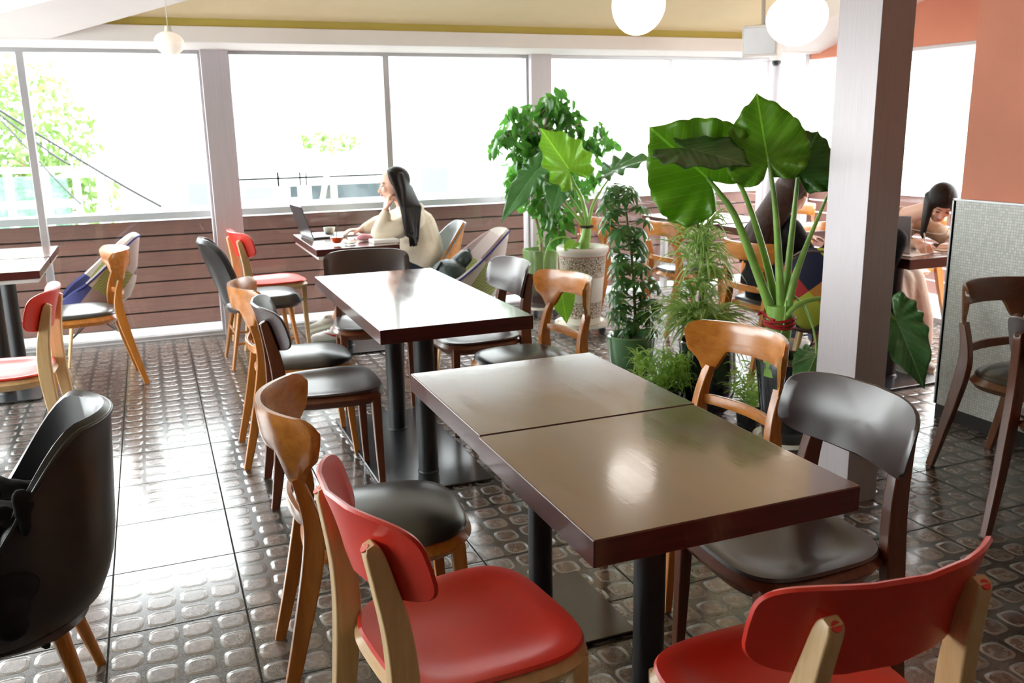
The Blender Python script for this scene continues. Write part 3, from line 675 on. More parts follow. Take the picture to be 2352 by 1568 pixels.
def chair_yoke(name, label, loc, ang, group, wm, wx, seatm):
    """wood chair with a wide bent yoke back and a round padded seat"""
    t = thing(name, label, 'chair', loc, radians(ang-90), group)
    def fs(a, b, r): return Vector((a*(.205+.008*b), b*.205+.005, .450 + .030*(1-min(r, 1)**2.6)))
    link('seat', panel(BM(), fs, .020, 2.9), seatm, t)
    def fa(a, b, r): return Vector((a*.207, b*.205+.005, .434))
    link('seat_band', panel(BM(), fa, .048, 2.9, nr=3), wx, t)
    def yy(x): return -.285 + .105*(abs(x)/.225)**2.2
    for s_ in (-1, 1):
        q = rail([(s_*.200, -.300, 0, .013, .015), (s_*.194, -.250, .2, .016, .020), (s_*.188, -.200, .43, .018, .026), (s_*.182, -.198, .54, .017, .021), (s_*.174, yy(.176)-.001, .645, .018, .013)], 5)
        link('leg', sweep(BM(), q, (1, 0, 0), 5), wm, t, wn=True)
        q = rail([(s_*.185, .195, 0, .012, .012), (s_*.180, .180, .2, .016, .016), (s_*.175, .168, .41, .019, .019)], 4)
        link('leg', sweep(BM(), q, (1, 0, 0), 5), wm, t, wn=True)
    # yoke: columns of varying height
    bm = BM(); N = 64; F = []; Bk = []
    def ss(a, b, x): u = max(0, min(1, (x-a)/(b-a))); return u*u*(3-2*u)
    for i in range(N+1):
        x = -.242*cos(pi*i/N)*(.55+.45*abs(cos(pi*i/N))**.0) if False else .242*sin(pi*(i/N-.5)); ax = abs(x)
        e_ = max(0, (ax-.205)/.037); zt = .803 - .034*(1-sqrt(max(0, 1-e_*e_)))
        zb = .702 - .074*ss(.120, .165, ax)
        if ax > .192: k_ = (ax-.192)/.050; zb = .628 + .082*k_**.55 + .055*max(0, (k_-.72)/.28)**2
        rf, rb = [], []
        for j in range(7):
            v = j/6; z = zb+(zt-zb)*v; y = yy(x) - .10*(z-.64)
            e = 0 if 0 < j < 6 and 0 < i < N else .004
            rf.append(bm.verts.new((x, y+.011-e, z))); rb.append(bm.verts.new((x, y-.011+e, z)))
        F.append(rf); Bk.append(rb)
    for i in range(N):
        for j in range(6):
            bm.faces.new((F[i][j], F[i+1][j], F[i+1][j+1], F[i][j+1])); bm.faces.new((Bk[i][j], Bk[i][j+1], Bk[i+1][j+1], Bk[i+1][j]))
        bm.faces.new((F[i][6], F[i+1][6], Bk[i+1][6], Bk[i][6])); bm.faces.new((F[i][0], Bk[i][0], Bk[i+1][0], F[i+1][0]))
    for i in (0, N):
        for j in range(6): bm.faces.new((F[i][j], F[i][j+1], Bk[i][j+1], Bk[i][j]))
    link('backrest', bm, wx, t, sharp=40)
    q = rail([(-.182, -.198, .530, .008, .016), (-.13, -.225, .530, .008, .0175), (0, -.243, .530, .008, .019), (.13, -.225, .530, .008, .0175), (.182, -.198, .530, .008, .016)], 6)
    link('lower_rail', sweep(BM(), [(p[0], p[1], p[2], p[4], p[3]) for p in q], (0, 0, 1), 4), wx, t)
    return t
G1, G2, G3, G4 = 'red seated chairs', 'dark brown shell chairs', 'honey wood chairs with padded seats', 'upholstered bucket chairs'
CH = {}
R1 = chair_shell('dining_chair', 'red plastic chair with pale legs left of the nearest table, back to viewer', (.520, 1.600, 0), 6, G1, M['red'], M['red'], M['beech'], M['beech_x'])
dup(R1, (1.003, 1.155, 0), radians(90.5-90), 'red plastic chair with pale legs at the bottom right corner of the view', G1)
dup(R1, (-.69, 4.42, 0), radians(176-90), 'red plastic chair with pale legs at the far left, in front of the window table', G1)
dup(R1, (.74, 6.40, 0), radians(8-90), 'red chair with pale legs beside the window post, facing the laptop table', G1)
D1 = chair_shell('dining_chair', 'dark brown chair on the right of the nearest table, in front of the column', (1.385, 1.675, 0), 178, G2, M['darkplastic'], M['darkplastic'], M['brown'], M['brown_x'])
dup(D1, (.600, 3.585, 0), radians(-2-90), 'dark brown chair on the left of the long middle table, facing right', G2)
dup(D1, (1.06, 4.70, 0), radians(-97-90), 'dark brown chair at the far end of the long middle table', G2)
dup(D1, (1.46, 4.16, 0), radians(181-90), 'dark brown chair right of the long middle table, before the green tree pot', G2)
dup(D1, (2.93, 1.95, 0), radians(4-90), 'dark chair cut off by the right edge of the view, its back leg curving down', G2)
W1 = chair_yoke('dining_chair', 'honey wood chair with black seat just behind the nearest red chair at lower left', (.50, 2.225, 0), -6, G3, M['oak'], M['oak_x'], M['leatherseat'])
dup(W1, (.585, 4.10, 0), radians(-2-90), 'honey wood chair left of the long middle table, behind the dark one', G3)
dup(W1, (1.53, 2.33, 0), radians(184-90), 'honey wood chair on the right of the near tables, before the spider plant', G3)
dup(W1, (1.51, 3.63, 0), radians(183-90), 'honey wood chair right of the long middle table, before the speckled pot', G3)
dup(W1, (-.455, 5.78, 0), radians(188-90), 'honey wood chair with black seat at the window table on the far left', G3)
dup(W1, (3.58, 5.50, 0), radians(2-90), 'honey wood chair just right of the slim umbrella plant, at the back tables', G3)
dup(W1, (3.32, 6.10, 0), radians(4-90), 'honey wood chair half hidden behind the umbrella plant, nearest the window', G3)
dup(W1, (3.40, 4.28, 0), radians(0-90), 'honey wood chair that the woman in black sits on', G3)
dup(W1, (4.85, 6.12, 0), radians(182-90), 'honey wood chair whose backrest shows just left of the woman in black', G3)
dup(W1, (5.02, 4.95, 0), radians(172-90), 'honey wood chair whose back edge shows between the woman in black and the column', G3)
w6 = chair_yoke('dining_chair', 'dark walnut chair with black padded seat in front of the mosaic wall at the right', (3.265, 2.435, 0), -84, 'walnut chairs', M['walnut'], M['walnut_x'], M['leatherseat'])

# upholstered bucket chairs
def bucket(name, label, loc, ang, outm, inm, legm, weltm, k0=18, back=.82, arm=.60, front=.45, R=.235, zb=.40, lean=.04, legr=.017, style='barrel', stitched=False, taper=1.0, wide=130):
    t = thing(name, label, 'chair', loc, radians(ang-90), G4)
    n, mrows = 64, 16
    def rim(th):                                # th = 0 at the back
        c = (1+cos(th))/2; k = max(0, min(1, (abs(math.degrees(th))-k0)/(wide-k0))); k = k*k*(3-2*k)
        z = back + (arm-back)*min(1, k*1.0)
        f = max(0, min(1, (abs(math.degrees(th))-wide+12)/40)); f = f*f*(3-2*f); return z+(front-z)*f
    def P(th, s_, off):
        """s_: 0 centre of the bowl floor, .45 edge of the floor, 1 the rim"""
        zr = rim(th); x, y = sin(th), -cos(th)
        if s_ < .45:
            k = s_/.45; r = (R-.055)*k; z = zb+.05 - .012*cos(k*pi/2) - off*(.9 if off > 0 else 0)
            return Vector((x*(r+off*.5*k), y*(r+off*.5*k), z))
        k = (s_-.45)/.55; rr = R-.055+.055*sin(min(1, k*2.2)*pi/2); z = zb+.05+(zr-zb-.05)*(k**1.25) - off*(1-min(1, k*2.2))*.9
        up = max(0, (z-zb)); leanv = lean*up/.4*max(0, cos(th))
        return Vector((x*(rr*(1-.10*(1-taper)*up/.4)+off), y*(rr+off)-leanv, z))
    bm = BM(); I, O = [], []
    ths = [2*pi*i/n - pi for i in range(n)]
    for th in ths:
        I.append([bm.verts.new(P(th, .02+.98*j/mrows, 0)) for j in range(mrows+1)])
        O.append([bm.verts.new(P(th, .02+.98*j/mrows, .030)) for j in range(mrows+1)])
    ci = bm.verts.new((0, 0, zb+.038)); co = bm.verts.new((0, 0, zb+.012))
    topm = [bm.verts.new((P(th, 1, .015))+Vector((0, 0, .012))) for th in ths]
    for i in range(n):
        j = (i+1) % n
        f = bm.faces.new((ci, I[i][0], I[j][0])); f.material_index = 1; bm.faces.new((co, O[j][0], O[i][0]))
        for k in range(mrows):
            f = bm.faces.new((I[i][k], I[i][k+1], I[j][k+1], I[j][k])); f.material_index = 1
            bm.faces.new((O[i][k], O[j][k], O[j][k+1], O[i][k+1]))
        f = bm.faces.new((I[i][-1], topm[i], topm[j], I[j][-1])); f.material_index = 1
        bm.faces.new((topm[i], O[i][-1], O[j][-1], topm[j]))
    sh = link('bucket_shell', bm, [outm, inm], t)
    bm = BM(); N = 40; pts = []
    for i in range(N+1):
        th = radians(-wide+10 + 2*(wide-10)*i/N); p = P(th, 1, .030); pts.append((p.x, p.y, p.z-.004, .006, .006))
    link('piping', sweep(bm, pts, (0, 0, 1), 2, 8), weltm, sh)
    def fs(a, b, r): return Vector((a*(R-.05), b*(R-.045)+.012, zb+.055+.030*(1-min(r, 1)**3)))
    link('seat_cushion', panel(BM(), fs, .05, 2.6), inm, t)
    for sx in (-1, 1):
        for sy in (-1, 1):
            bm = tube(BM(), [(sx*.19, sy*.19 - .0, 0), (sx*.125, sy*.125, zb+.012)], legr*.62, 12, r1=legr); link('leg', bm, legm, t)
    if style == 'dowel':
        bm = BM()
        for a, b in (((-1, -1), (1, 1)), ((-1, 1), (1, -1)), ((-1, -1), (1, -1)), ((-1, 1), (1, 1)), ((-1, -1), (-1, 1)), ((1, -1), (1, 1))):
            tube(bm, [(a[0]*.165, a[1]*.165, .17), ((a[0]+b[0])*.03, (a[1]+b[1])*.03, .29), (b[0]*.130, b[1]*.130, .37)], .0035, 6)
        link('wire_brace', bm, M['wire'], t)
    if style == 'stretcher':
        bm = BM()
        for s_ in (-1, 1): tube(bm, [(s_*.17, -.17, .13), (s_*.17, .17, .13)], .008, 8)
        link('stretcher', bm, legm, t)
    return t
bucket('bucket_chair', 'black leather bucket chair at the lower left edge with a black jacket on it', (-.445, 2.33, 0), 183, M['leather'], M['leather'], M['oak'], M['leather'], k0=38, back=.805, arm=.47, front=.42, R=.232, zb=.28, lean=.03, legr=.021, wide=108)
# slimmer black chair with a pad seat by the window post
def side_chair_pad():
    t = thing('padded_side_chair', 'black padded chair with a tall narrow back standing before the window post', 'chair', (.60, 5.90, 0), radians(2-90), None)
    def fb(a, b, r): return Vector((-a*(.205-.02*b), -.235 + .085*a*a - .075*(b+.2) , .590+.225*b))
    link('backrest', panel(BM(), fb, .045, 4.0), M['leather'], t)
    bm = BM(); pts = []
    for i in range(33):
        th = pi*i/32; a = sgnpow(cos(th), .5); b = sgnpow(sin(th), .5); p = fb(a, b, 1); pts.append((p.x, p.y+.002, p.z, .004, .004))
    link('piping', sweep(bm, pts, (0, 1, 0), 2, 8), M['leatherseat'], t)
    def fs(a, b, r): return Vector((a*.205, b*.215+.01, .445+.022*(1-min(r, 1)**3)))
    link('seat', panel(BM(), fs, .075, 4.2), M['leatherseat'], t)
    for sx in (-1, 1):
        for sy in (-1, 1):
            link('leg', tube(BM(), [(sx*.19, sy*.20 - (0.03 if sy < 0 else 0), 0), (sx*.15, sy*.155, .375)], .011, 12, r1=.018), M['oak'], t)
    bm = BM()
    for s_ in (-1, 1): tube(bm, [(s_*.172, -.19, .16), (s_*.172, .175, .16)], .008, 8)
    tube(bm, [(-.17, -.19, .22), (.17, -.19, .22)], .008, 8); link('stretcher', bm, M['oak'], t)
side_chair_pad()
bucket('patchwork_chair', 'patchwork chair on dowel legs at the left window, behind a honey wood chair', (-.42, 6.42, 0), 184, M['patch'], M['patch'], M['beech'], M['bluewelt'], back=.81, arm=.50, front=.42, R=.22, zb=.35, lean=.07, legr=.013, style='dowel', wide=120)
bucket('patchwork_chair', 'patchwork fabric chair with a blue edge holding a dark bag, behind the seated woman', (1.72, 5.22, 0), 176, M['patch'], M['patch'], M['beech'], M['bluewelt'], back=.84, arm=.56, front=.42, R=.215, zb=.36, lean=.08, legr=.013, style='dowel', wide=120)
bucket('wood_shell_chair', 'grey tufted leather chair with a bent wood shell that the woman in cream sits on', (1.68, 5.97, 0), 180, M['oak_x'], M['greyleather'], M['oak'], M['greyleather'], back=.82, arm=.50, front=.42, R=.215, zb=.37, lean=.10, legr=.015, wide=95)
M['patchR'] = mk_patch('patchwork_fabric_bold', [(.42, .025, .03), (.012, .014, .045), (.50, .55, .06), (.62, .24, .05), (.17, .13, .10)], 5.8, 5.8, .75, (0, 2))
bucket('patchwork_chair', 'patchwork chair with red, lime, navy and orange panels beside the column', (3.36, 3.78, 0), 50, M['patchR'], M['patchtrim'], M['beech'], M['patchtrim'], back=.83, arm=.58, front=.42, R=.235, zb=.36, lean=.06, legr=.014, style='dowel', wide=120)

# ---------------------------------------------------------------- tables
def table(label, x0, x1, y0, y1, poles, plate, group, edge=None, zt=.750, th=.055, cat='table', pr=.036):
    cx, cy = (x0+x1)/2, (y0+y1)/2
    t = thing('cafe_table', label, cat, (cx, cy, 0), 0, group); hx, hy = (x1-x0)/2, (y1-y0)/2
    bm = box(BM(), -hx, hx, -hy, hy, zt-th, zt)
    for f in bm.faces: f.material_index = 0 if f.calc_center_median().z > zt-.001 else 1
    link('tabletop', bm, [M['table'], M['tedge']], t, False, .0035)
    if edge: link('under_board', box(BM(), -hx+.012, hx-.012, -hy+.012, hy-.012, zt-th-.022, zt-th-.001), edge, t, False, .002)
    for px, py in poles:
        p = link('pole', cyl(BM(), (px-cx, py-cy), pr, .012, zt-th-(.022 if edge else 0)), M['blackmetal'], t)
        bm = lathe(BM(), [(0, .012), (.048, .012), (.046, .020), (.037, .026)], 32, (px-cx, py-cy, 0)); link('collar', bm, M['blackmetal'], p)
        bm = box(BM(), px-cx-.12, px-cx+.12, py-cy-.12, py-cy+.12, zt-th-(.022 if edge else 0)-.006, zt-th-(.0225 if edge else .0005)); link('mounting_plate', bm, M['blackmetal'], p, False)
    a = plate; link('base_plate', box(BM(), a[0]-cx, a[1]-cx, a[2]-cy, a[3]-cy, .003, .014), M['baseplate'], t, False, .004)
    bm = BM(); 
    for fx in (a[0]-cx+.03, a[1]-cx-.03):
        for fy in (a[2]-cy+.03, a[3]-cy-.03): cyl(bm, (fx, fy), .012, 0, .004, 16)
    link('glides', bm, M['blackmetal'], t)
    return t
TG = 'mahogany cafe tables'
table('nearest square mahogany table in the foreground with lamp reflections', .662, 1.262, 1.288, 1.887, [(.965, 1.60)], (.74, 1.19, 1.40, 1.80), TG)
table('second square mahogany table pushed against the far side of the nearest one', .668, 1.268, 1.893, 2.500, [(.975, 2.245)], (.74, 1.20, 2.055, 2.455), TG)
table('long mahogany table in the middle reflecting the windows', .725, 1.335, 3.115, 4.480, [(1.03, 4.14), (1.005, 3.53)], (.77, 1.235, 3.33, 4.42), TG, pr=.044)
table('small table with the laptop and red tea where the woman in cream sits', .915, 1.445, 5.52, 6.46, [(1.17, 5.98)], (.95, 1.40, 5.76, 6.20), TG, edge=M['nearwhiteedge'], th=.045)
table('window table at the left edge with white glare on its top', -1.22, -.60, 5.42, 6.00, [(-.885, 5.71)], (-1.13, -.69, 5.5, 5.92), TG, edge=M['nearwhiteedge'], th=.045, pr=.045)
table('table behind the one at the left edge, closest to the window', -1.22, -.60, 6.04, 6.62, [(-.885, 6.30)], (-1.13, -.69, 6.1, 6.5), TG, edge=M['nearwhiteedge'], th=.045, pr=.045)
table('back table glowing white with a red rim, behind the spider plant', 3.72, 4.34, 5.50, 6.40, [(4.03, 5.95)], (3.8, 4.26, 5.7, 6.2), TG, th=.035)
table('back table just left of the woman in black, strewn with paper', 3.80, 4.42, 4.78, 5.42, [(4.10, 5.10)], (3.88, 4.33, 4.9, 5.3), TG, th=.055)
table('table between the column and the mosaic wall with a grey laptop', 3.66, 4.30, 3.52, 4.16, [(3.90, 3.84)], (3.70, 4.14, 3.62, 4.06), TG, th=.055)

# ---------------------------------------------------------------- plants
def saucer(t, r, z=0.0, wheels=True):
    if wheels:
        s_ = link('caster_tray', lathe(BM(), [(0, .055), (r, .055), (r+.012, .062), (r+.012, .082), (r-.004, .078), (r-.01, .066), (0, .066)], 40), M['ceramicwhite'], t)
        for k in range(4):
            a = pi/4+k*pi/2; bm = lathe(BM(), [(0, -.012), (.024, -.012), (.027, -.006), (.027, .006), (.024, .012), (0, .012)], 20)
            bmesh.ops.rotate(bm, verts=bm.verts, cent=(0, 0, 0), matrix=Matrix.Rotation(pi/2, 3, 'X')); bmesh.ops.rotate(bm, verts=bm.verts, cent=(0, 0, 0), matrix=Matrix.Rotation(a, 3, 'Z'))
            bmesh.ops.translate(bm, verts=bm.verts, vec=(r*.8*cos(a), r*.8*sin(a), .027)); link('caster', bm, M['blackmetal'], s_)
def pot(t, prof, mat, soilz, soilr, n=48):
    link('pot', lathe(BM(), prof, n), mat, t)
    bm = lathe(BM(), [(0, soilz+.012), (soilr*.5, soilz+.008), (soilr, soilz-.004), (soilr, soilz-.03), (0, soilz-.03)], 32); link('soil', bm, M['soil'], t)
def big_leaf(t, B, T, N, hw, mat, rnd, droop=.10, fold=.20, wav=.035, org=None, lobes=1.0, nwave=11, th=.0016):
    """heart-shaped leaf: attachment B, tip T, facing N, half width hw (all world)"""
    B, T, N = Vector(B), Vector(T), Vector(N); d = T-B; L = d.length; d.normalize(); s_ = d.cross(N).normalized(); n = s_.cross(d).normalized()
    na, nr = 144, 12; bm = BM(); uvl = bm.loops.layers.uv.new('UVMap'); info = {}
    OUT = [(1, 0), (.95, .075), (.88, .19), (.78, .37), (.64, .60), (.48, .80), (.30, .94), (.12, 1.0), (-.05, .99), (-.20, .90), (-.31, .73), (-.37, .52), (-.36, .32), (-.27, .16), (-.12, .05), (-.06, 0)]
    pol = [(atan2(y*hw*lobes if x < 0 else y*hw, x*L), math.hypot(x*L, y*hw)) for x, y in OUT]; pol[0] = (0, L); pol[-1] = (pi, .06*L)
    def rho(phi):
        a = abs(phi)
        for (a0, r0), (a1, r1) in zip(pol, pol[1:]):
            if a0 <= a <= a1+1e-9:
                # intersect the ray with the outline segment
                x0, y0, x1, y1 = r0*cos(a0), r0*sin(a0), r1*cos(a1), r1*sin(a1); dx, dy = x1-x0, y1-y0; den = cos(a)*dy-sin(a)*dx
                return (x0*dy-y0*dx)/den if abs(den) > 1e-9 else r0
        return pol[-1][1]
    ph0 = rnd.uniform(0, 6)
    rings = []
    for i in range(nr+1):
        r = i/nr; ring = []
        for k in range(na):
            phi = 2*pi*k/na-pi; R = rho(phi)*(1+ (.030*abs(sin(phi*nwave+ph0))*(r > .9) if abs(phi) > .2 else 0)); x = cos(phi)*R*r; y = sin(phi)*R*r
            zz = fold*abs(y) - droop*(max(0, x)/L)**2*L - droop*.7*(max(0, -x)/L)**2*L*1.5 + wav*hw/.15*(r**3)*sin(phi*nwave+ph0)*(abs(sin(phi))**.5)
            zz -= .35*fold*(y*y)/hw
            p = B + d*x + s_*y + n*zz
            v = bm.verts.new(p - (org or Vector())); info[v] = (x/L, y/hw); ring.append(v)
            if i == 0: break
        rings.append(ring)
    fs = []
    for k in range(na):
        j = (k+1) % na; fs.append(bm.faces.new((rings[0][0], rings[1][k], rings[1][j])))
        for i in range(1, nr): fs.append(bm.faces.new((rings[i][k], rings[i+1][k], rings[i+1][j], rings[i][j])))
    for f in bm.faces:
        for l in f.loops: l[uvl].uv = info[l.vert]
    o = link('leaf', bm, mat, t, recalc=False)
    so = o.modifiers.new('thickness', 'SOLIDIFY'); so.thickness = th
    return o
def petiole(t, pts, r0, r1, org, mat=None, name='petiole'):
    return link(name, tube(BM(), [Vector(p)-org for p in pts], r0, 10, 6, r1), mat or M['stalk'], t)

# P5: the big taro by the column
o = Vector((2.57, 3.10, 0)); D0 = 3.95; rnd = random.Random(5)
t = thing('potted_taro', 'tall taro plant with huge leaves tied with a red ribbon in a black glazed pot', 'potted plant', o)
pot(t, [(0, .05), (.095, .05), (.105, .07), (.128, .25), (.142, .36), (.150, .420), (.150, .440), (.136, .440), (.130, .40), (.11, .12), (0, .12)], M['potblack'], .405, .133)
saucer(t, .135)
base = o+Vector((-.03, -.02, .40))
rb = at(1790, 738, D0); mid = at(1783, 800, D0)
stk = link('trunk', tube(BM(), [Vector((0, 0, .38))+(mid-o)*Vector((1, 1, 0)).x*0 + Vector(((mid-o).x, (mid-o).y, 0)), Vector(((mid-o).x, (mid-o).y, mid.z)), rb-o, at(1792, 700, D0)-o], .052, 16, 6, .058), M['stalk'], t)
bm = BM()
for k in range(3): 
    c = rb-o+Vector((0, 0, -.012+.012*k)); tube(bm, [c+Vector((cos(a)*.064, sin(a)*.064, .008*sin(a+k))) for a in [i*pi/8 for i in range(17)]], .0065, 8)
q = at(1742, 722, D0)-o; tube(bm, [rb-o+Vector((-.05, -.03, .012)), q+Vector((.02, 0, .005)), q], .009, 8, r1=.006)
link('ribbon', bm, M['redribbon'], t)
def pp(l, D=D0): return [at(u, v, D+(w if w else 0)) for u, v, w in l]
petiole(t, pp([(1780, 735, 0), (1745, 640, 0), (1690, 500, 0), (1650, 440, 0), (1624, 408, 0)]), .025, .007, o)
petiole(t, pp([(1790, 735, .03), (1760, 600, .04), (1720, 470, .04), (1690, 408, .02), (1663, 372, -.1)]), .020, .005, o)
petiole(t, pp([(1795, 735, 0), (1789, 600, -.02), (1780, 470, -.03), (1765, 362, -.03)]), .022, .007, o)
petiole(t, pp([(1802, 735, .03), (1810, 620, .04), (1825, 480, .05), (1834, 390, .06)]), .020, .007, o)
petiole(t, pp([(1803, 730, -.02), (1825, 640, .0), (1858, 550, .05), (1905, 440, .1)]), .022, .005, o)
petiole(t, pp([(1795, 748, -.03), (1815, 715, -.05), (1850, 692, 0), (1895, 684, .05), (1950, 684, .1), (2010, 700, .2), (2058, 735, .3)]), .013, .007, o)
petiole(t, pp([(1800, 735, .0), (1808, 685, .0), (1822, 680, .0), (1850, 710, -.02), (1872, 770, -.04), (1875, 812, -.05)]), .008, .004, o)
petiole(t, pp([(1770, 835, -.05), (1778, 800, -.06), (1800, 750, -.06), (1806, 690, -.05)]), .006, .004, o)
tc_ = Vector((-.63, -.77, .05))      # roughly towards the viewer's side of the room
big_leaf(t, at(1624, 408, D0), at(1492, 292, D0-.02), Vector((-.55, -.8, .10)), .235, M['alo'], rnd, .06, .10, .018, o)
big_leaf(t, at(1763, 364, D0-.03), at(1737, 212, D0+.03), Vector((-.60, -.78, -.12)), .168, M['alo'], rnd, .05, .12, .02, o)
big_leaf(t, at(1834, 390, D0+.06), at(1880, 300, D0+.12), Vector((-.35, -.8, .45)), .165, M['aloD'], rnd, .05, .30, .025, o)
big_leaf(t, at(1580, 342, D0-.10), at(1728, 374, D0-.24), Vector((-.24, -.30, .92)), .165, M['alodark'], rnd, .06, .06, .008, o)
big_leaf(t, at(1905, 440, D0+.1), at(1903, 352, D0+.30), Vector((.6, -.7, .2)), .09, M['alopale'], rnd, .05, .3, .02, o)
big_leaf(t, at(2060, 738, D0+.3), at(2128, 892, D0+.22), Vector((-.35, -.90, .15)), .105, M['alopale'], rnd, .08, .30, .03, o)
big_leaf(t, at(1875, 815, D0-.05), at(1842, 880, D0-.25), Vector((-.3, -.4, .8)), .085, M['alopale'], rnd, .25, -.25, .02, o)

# P2: taro in the speckled tall pot
o = Vector((2.83, 5.70, 0)); rnd = random.Random(9); D1_ = math.hypot(o.x, o.y)
t = thing('potted_taro', 'taro plant with pale and lime green leaves in a tall speckled cream pot', 'potted plant', o)
pot(t, [(0, .07), (.125, .07), (.13, .09), (.150, .35), (.172, .575), (.185, .595), (.187, .62), (.180, .63), (.165, .62), (.150, .55), (.12, .15), (0, .15)], M['speck'], .595, .162)
saucer(t, .19)
k = at(1348, 520, D1_)
link('trunk', tube(BM(), [at(1338, 572, D1_)-o, at(1345, 545, D1_)-o, k-o], .045, 14, 5, .030), M['stalk'], t)
bm = tube(BM(), [k-o+Vector((cos(a)*.04, sin(a)*.04, 0)) for a in [i*pi/8 for i in range(17)]], .01, 8); link('tie', bm, M['soil'], t)
def pq(l): return [at(u, v, D1_+w) for u, v, w in l]
petiole(t, pq([(1348, 525, 0), (1338, 460, 0), (1318, 420, .0), (1306, 388, 0)]), .016, .006, o)
petiole(t, pq([(1344, 522, 0), (1310, 480, 0), (1270, 430, 0), (1228, 398, .05)]), .014, .005, o)
petiole(t, pq([(1346, 524, 0), (1328, 480, 0), (1300, 440, 0), (1285, 425, 0)]), .012, .005, o)
petiole(t, pq([(1350, 522, 0), (1362, 470, 0), (1385, 430, 0), (1412, 394, .0)]), .015, .004, o)
petiole(t, pq([(1348, 525, 0), (1345, 480, .05), (1330, 450, .1), (1312, 400, .2)]), .014, .004, o)
petiole(t, pq([(1342, 572, 0), (1300, 545, -.05), (1262, 560, -.1), (1250, 620, -.15), (1275, 660, -.25), (1290, 668, -.3)]), .007, .004, o)
big_leaf(t, at(1306, 388, D1_), at(1243, 292, D1_), Vector((.15, -.85, .35)), .205, M['alolight'], rnd, .05, .25, .02, o)
big_leaf(t, at(1228, 398, D1_+.05), at(1147, 508, D1_-.10), Vector((-.2, -.55, .85)), .10, M['alopale'], rnd, .08, .25, .02, o)
big_leaf(t, at(1285, 428, D1_), at(1268, 488, D1_-.1), Vector((-.3, -.6, .8)), .095, M['alopale'], rnd, .10, .3, .02, o)
big_leaf(t, at(1408, 392, D1_), at(1500, 352, D1_-.05), Vector((.05, -.42, .95)), .16, M['alopale'], rnd, .14, .2, .025, o)
big_leaf(t, at(1290, 668, D1_-.3), at(1302, 742, D1_-.42), Vector((-.35, -.9, .2)), .085, M['alolight'], rnd, .06, .2, .015, o)
big_leaf(t, at(1316, 560, D1_-.1), at(1296, 575, D1_-.16), Vector((-.2, -.5, .9)), .05, M['alolight'], rnd, .1, .2, .015, o)

# P1: weeping fig
o = Vector((2.82, 6.42, 0)); D2_ = math.hypot(o.x, o.y); rnd = random.Random(11)
t = thing('potted_fig_tree', 'leafy fig tree with drooping branches in a green to brown glazed pot', 'potted plant', o)
pot(t, [(0, .07), (.110, .07), (.115, .09), (.135, .30), (.140, .46), (.146, .50), (.146, .525), (.132, .525), (.128, .48), (.11, .15), (0, .15)], M['potgreen'], .485, .130)
saucer(t, .15)
tr = [at(1244, 582, D2_), at(1240, 540, D2_), at(1228, 490, D2_), at(1222, 440, D2_), at(1232, 380, D2_), at(1248, 310, D2_), at(1262, 240, D2_)]
link('trunk', tube(BM(), [p-o for p in tr], .016, 10, 6, .008), M['bark'], t)
pxl = [(1280, 235, 36, 36), (1300, 285, 40, 40), (1240, 265, 40, 30), (1180, 262, 26, 22), (1200, 300, 44, 28), (1155, 315, 26, 28), (1132, 330, 13, 20), (1255, 330, 60, 40), (1320, 320, 35, 28),
       (1352, 340, 22, 30), (1375, 300, 22, 18), (1396, 322, 14, 26), (1215, 350, 40, 40), (1280, 390, 50, 36), (1190, 400, 26, 40), (1230, 420, 40, 34), (1168, 420, 12, 26), (1310, 420, 34, 24), (1365, 405, 18, 20),
       (1255, 470, 30, 30), (1260, 520, 24, 36), (1285, 540, 14, 22), (1215, 455, 22, 20), (1325, 455, 18, 20), (1290, 490, 14, 26)]
bm = BM(); blobs = []
for u, v, ru, rv in pxl:
    c = at(u, v, D2_+rnd.uniform(-.12, .10)); s_ = D2_/FPX*.98; blobs.append((c-o, (ru*s_, .12, rv*s_)))
def droopleaf(bm, blobs, n, size, rnd, w=.42, dz=-.75):
    tot = sum(r[0]*r[2] for c, r in blobs)
    for c, r in blobs:
        for i in range(max(2, int(n*r[0]*r[2]/tot))):
            a = rnd.uniform(0, 2*pi); q = sqrt(rnd.random()); h_ = rnd.uniform(-1, 1)
            side = Vector((CR.x, CR.y, 0)).normalized(); dep = Vector((CF.x, CF.y, 0)).normalized()
            p = Vector(c) + side*cos(a)*q*r[0] + dep*h_*r[1] + Vector((0, 0, sin(a)*q*r[2]))
            d = Vector((rnd.gauss(0, .45), rnd.gauss(0, .45), dz+rnd.gauss(0, .25))).normalized()
            leaf(bm, p, d, Vector((rnd.gauss(0, 1), rnd.gauss(0, 1), rnd.gauss(0, .4))), size*rnd.uniform(.7, 1.2), w, rnd, .22, .35)
droopleaf(bm, blobs, 980, .105, rnd, .50)
link('foliage', bm, M['ficus'], t, recalc=False)
bm = BM()
for c, r in blobs: tube(bm, [tr[4+(hash(int(c.x*100)) % 3)]-o, (Vector(c)+tr[5]-o)/2+Vector((0, 0, .05)), Vector(c)], .005, 6, 4, .002)
link('branches', bm, M['bark'], t)

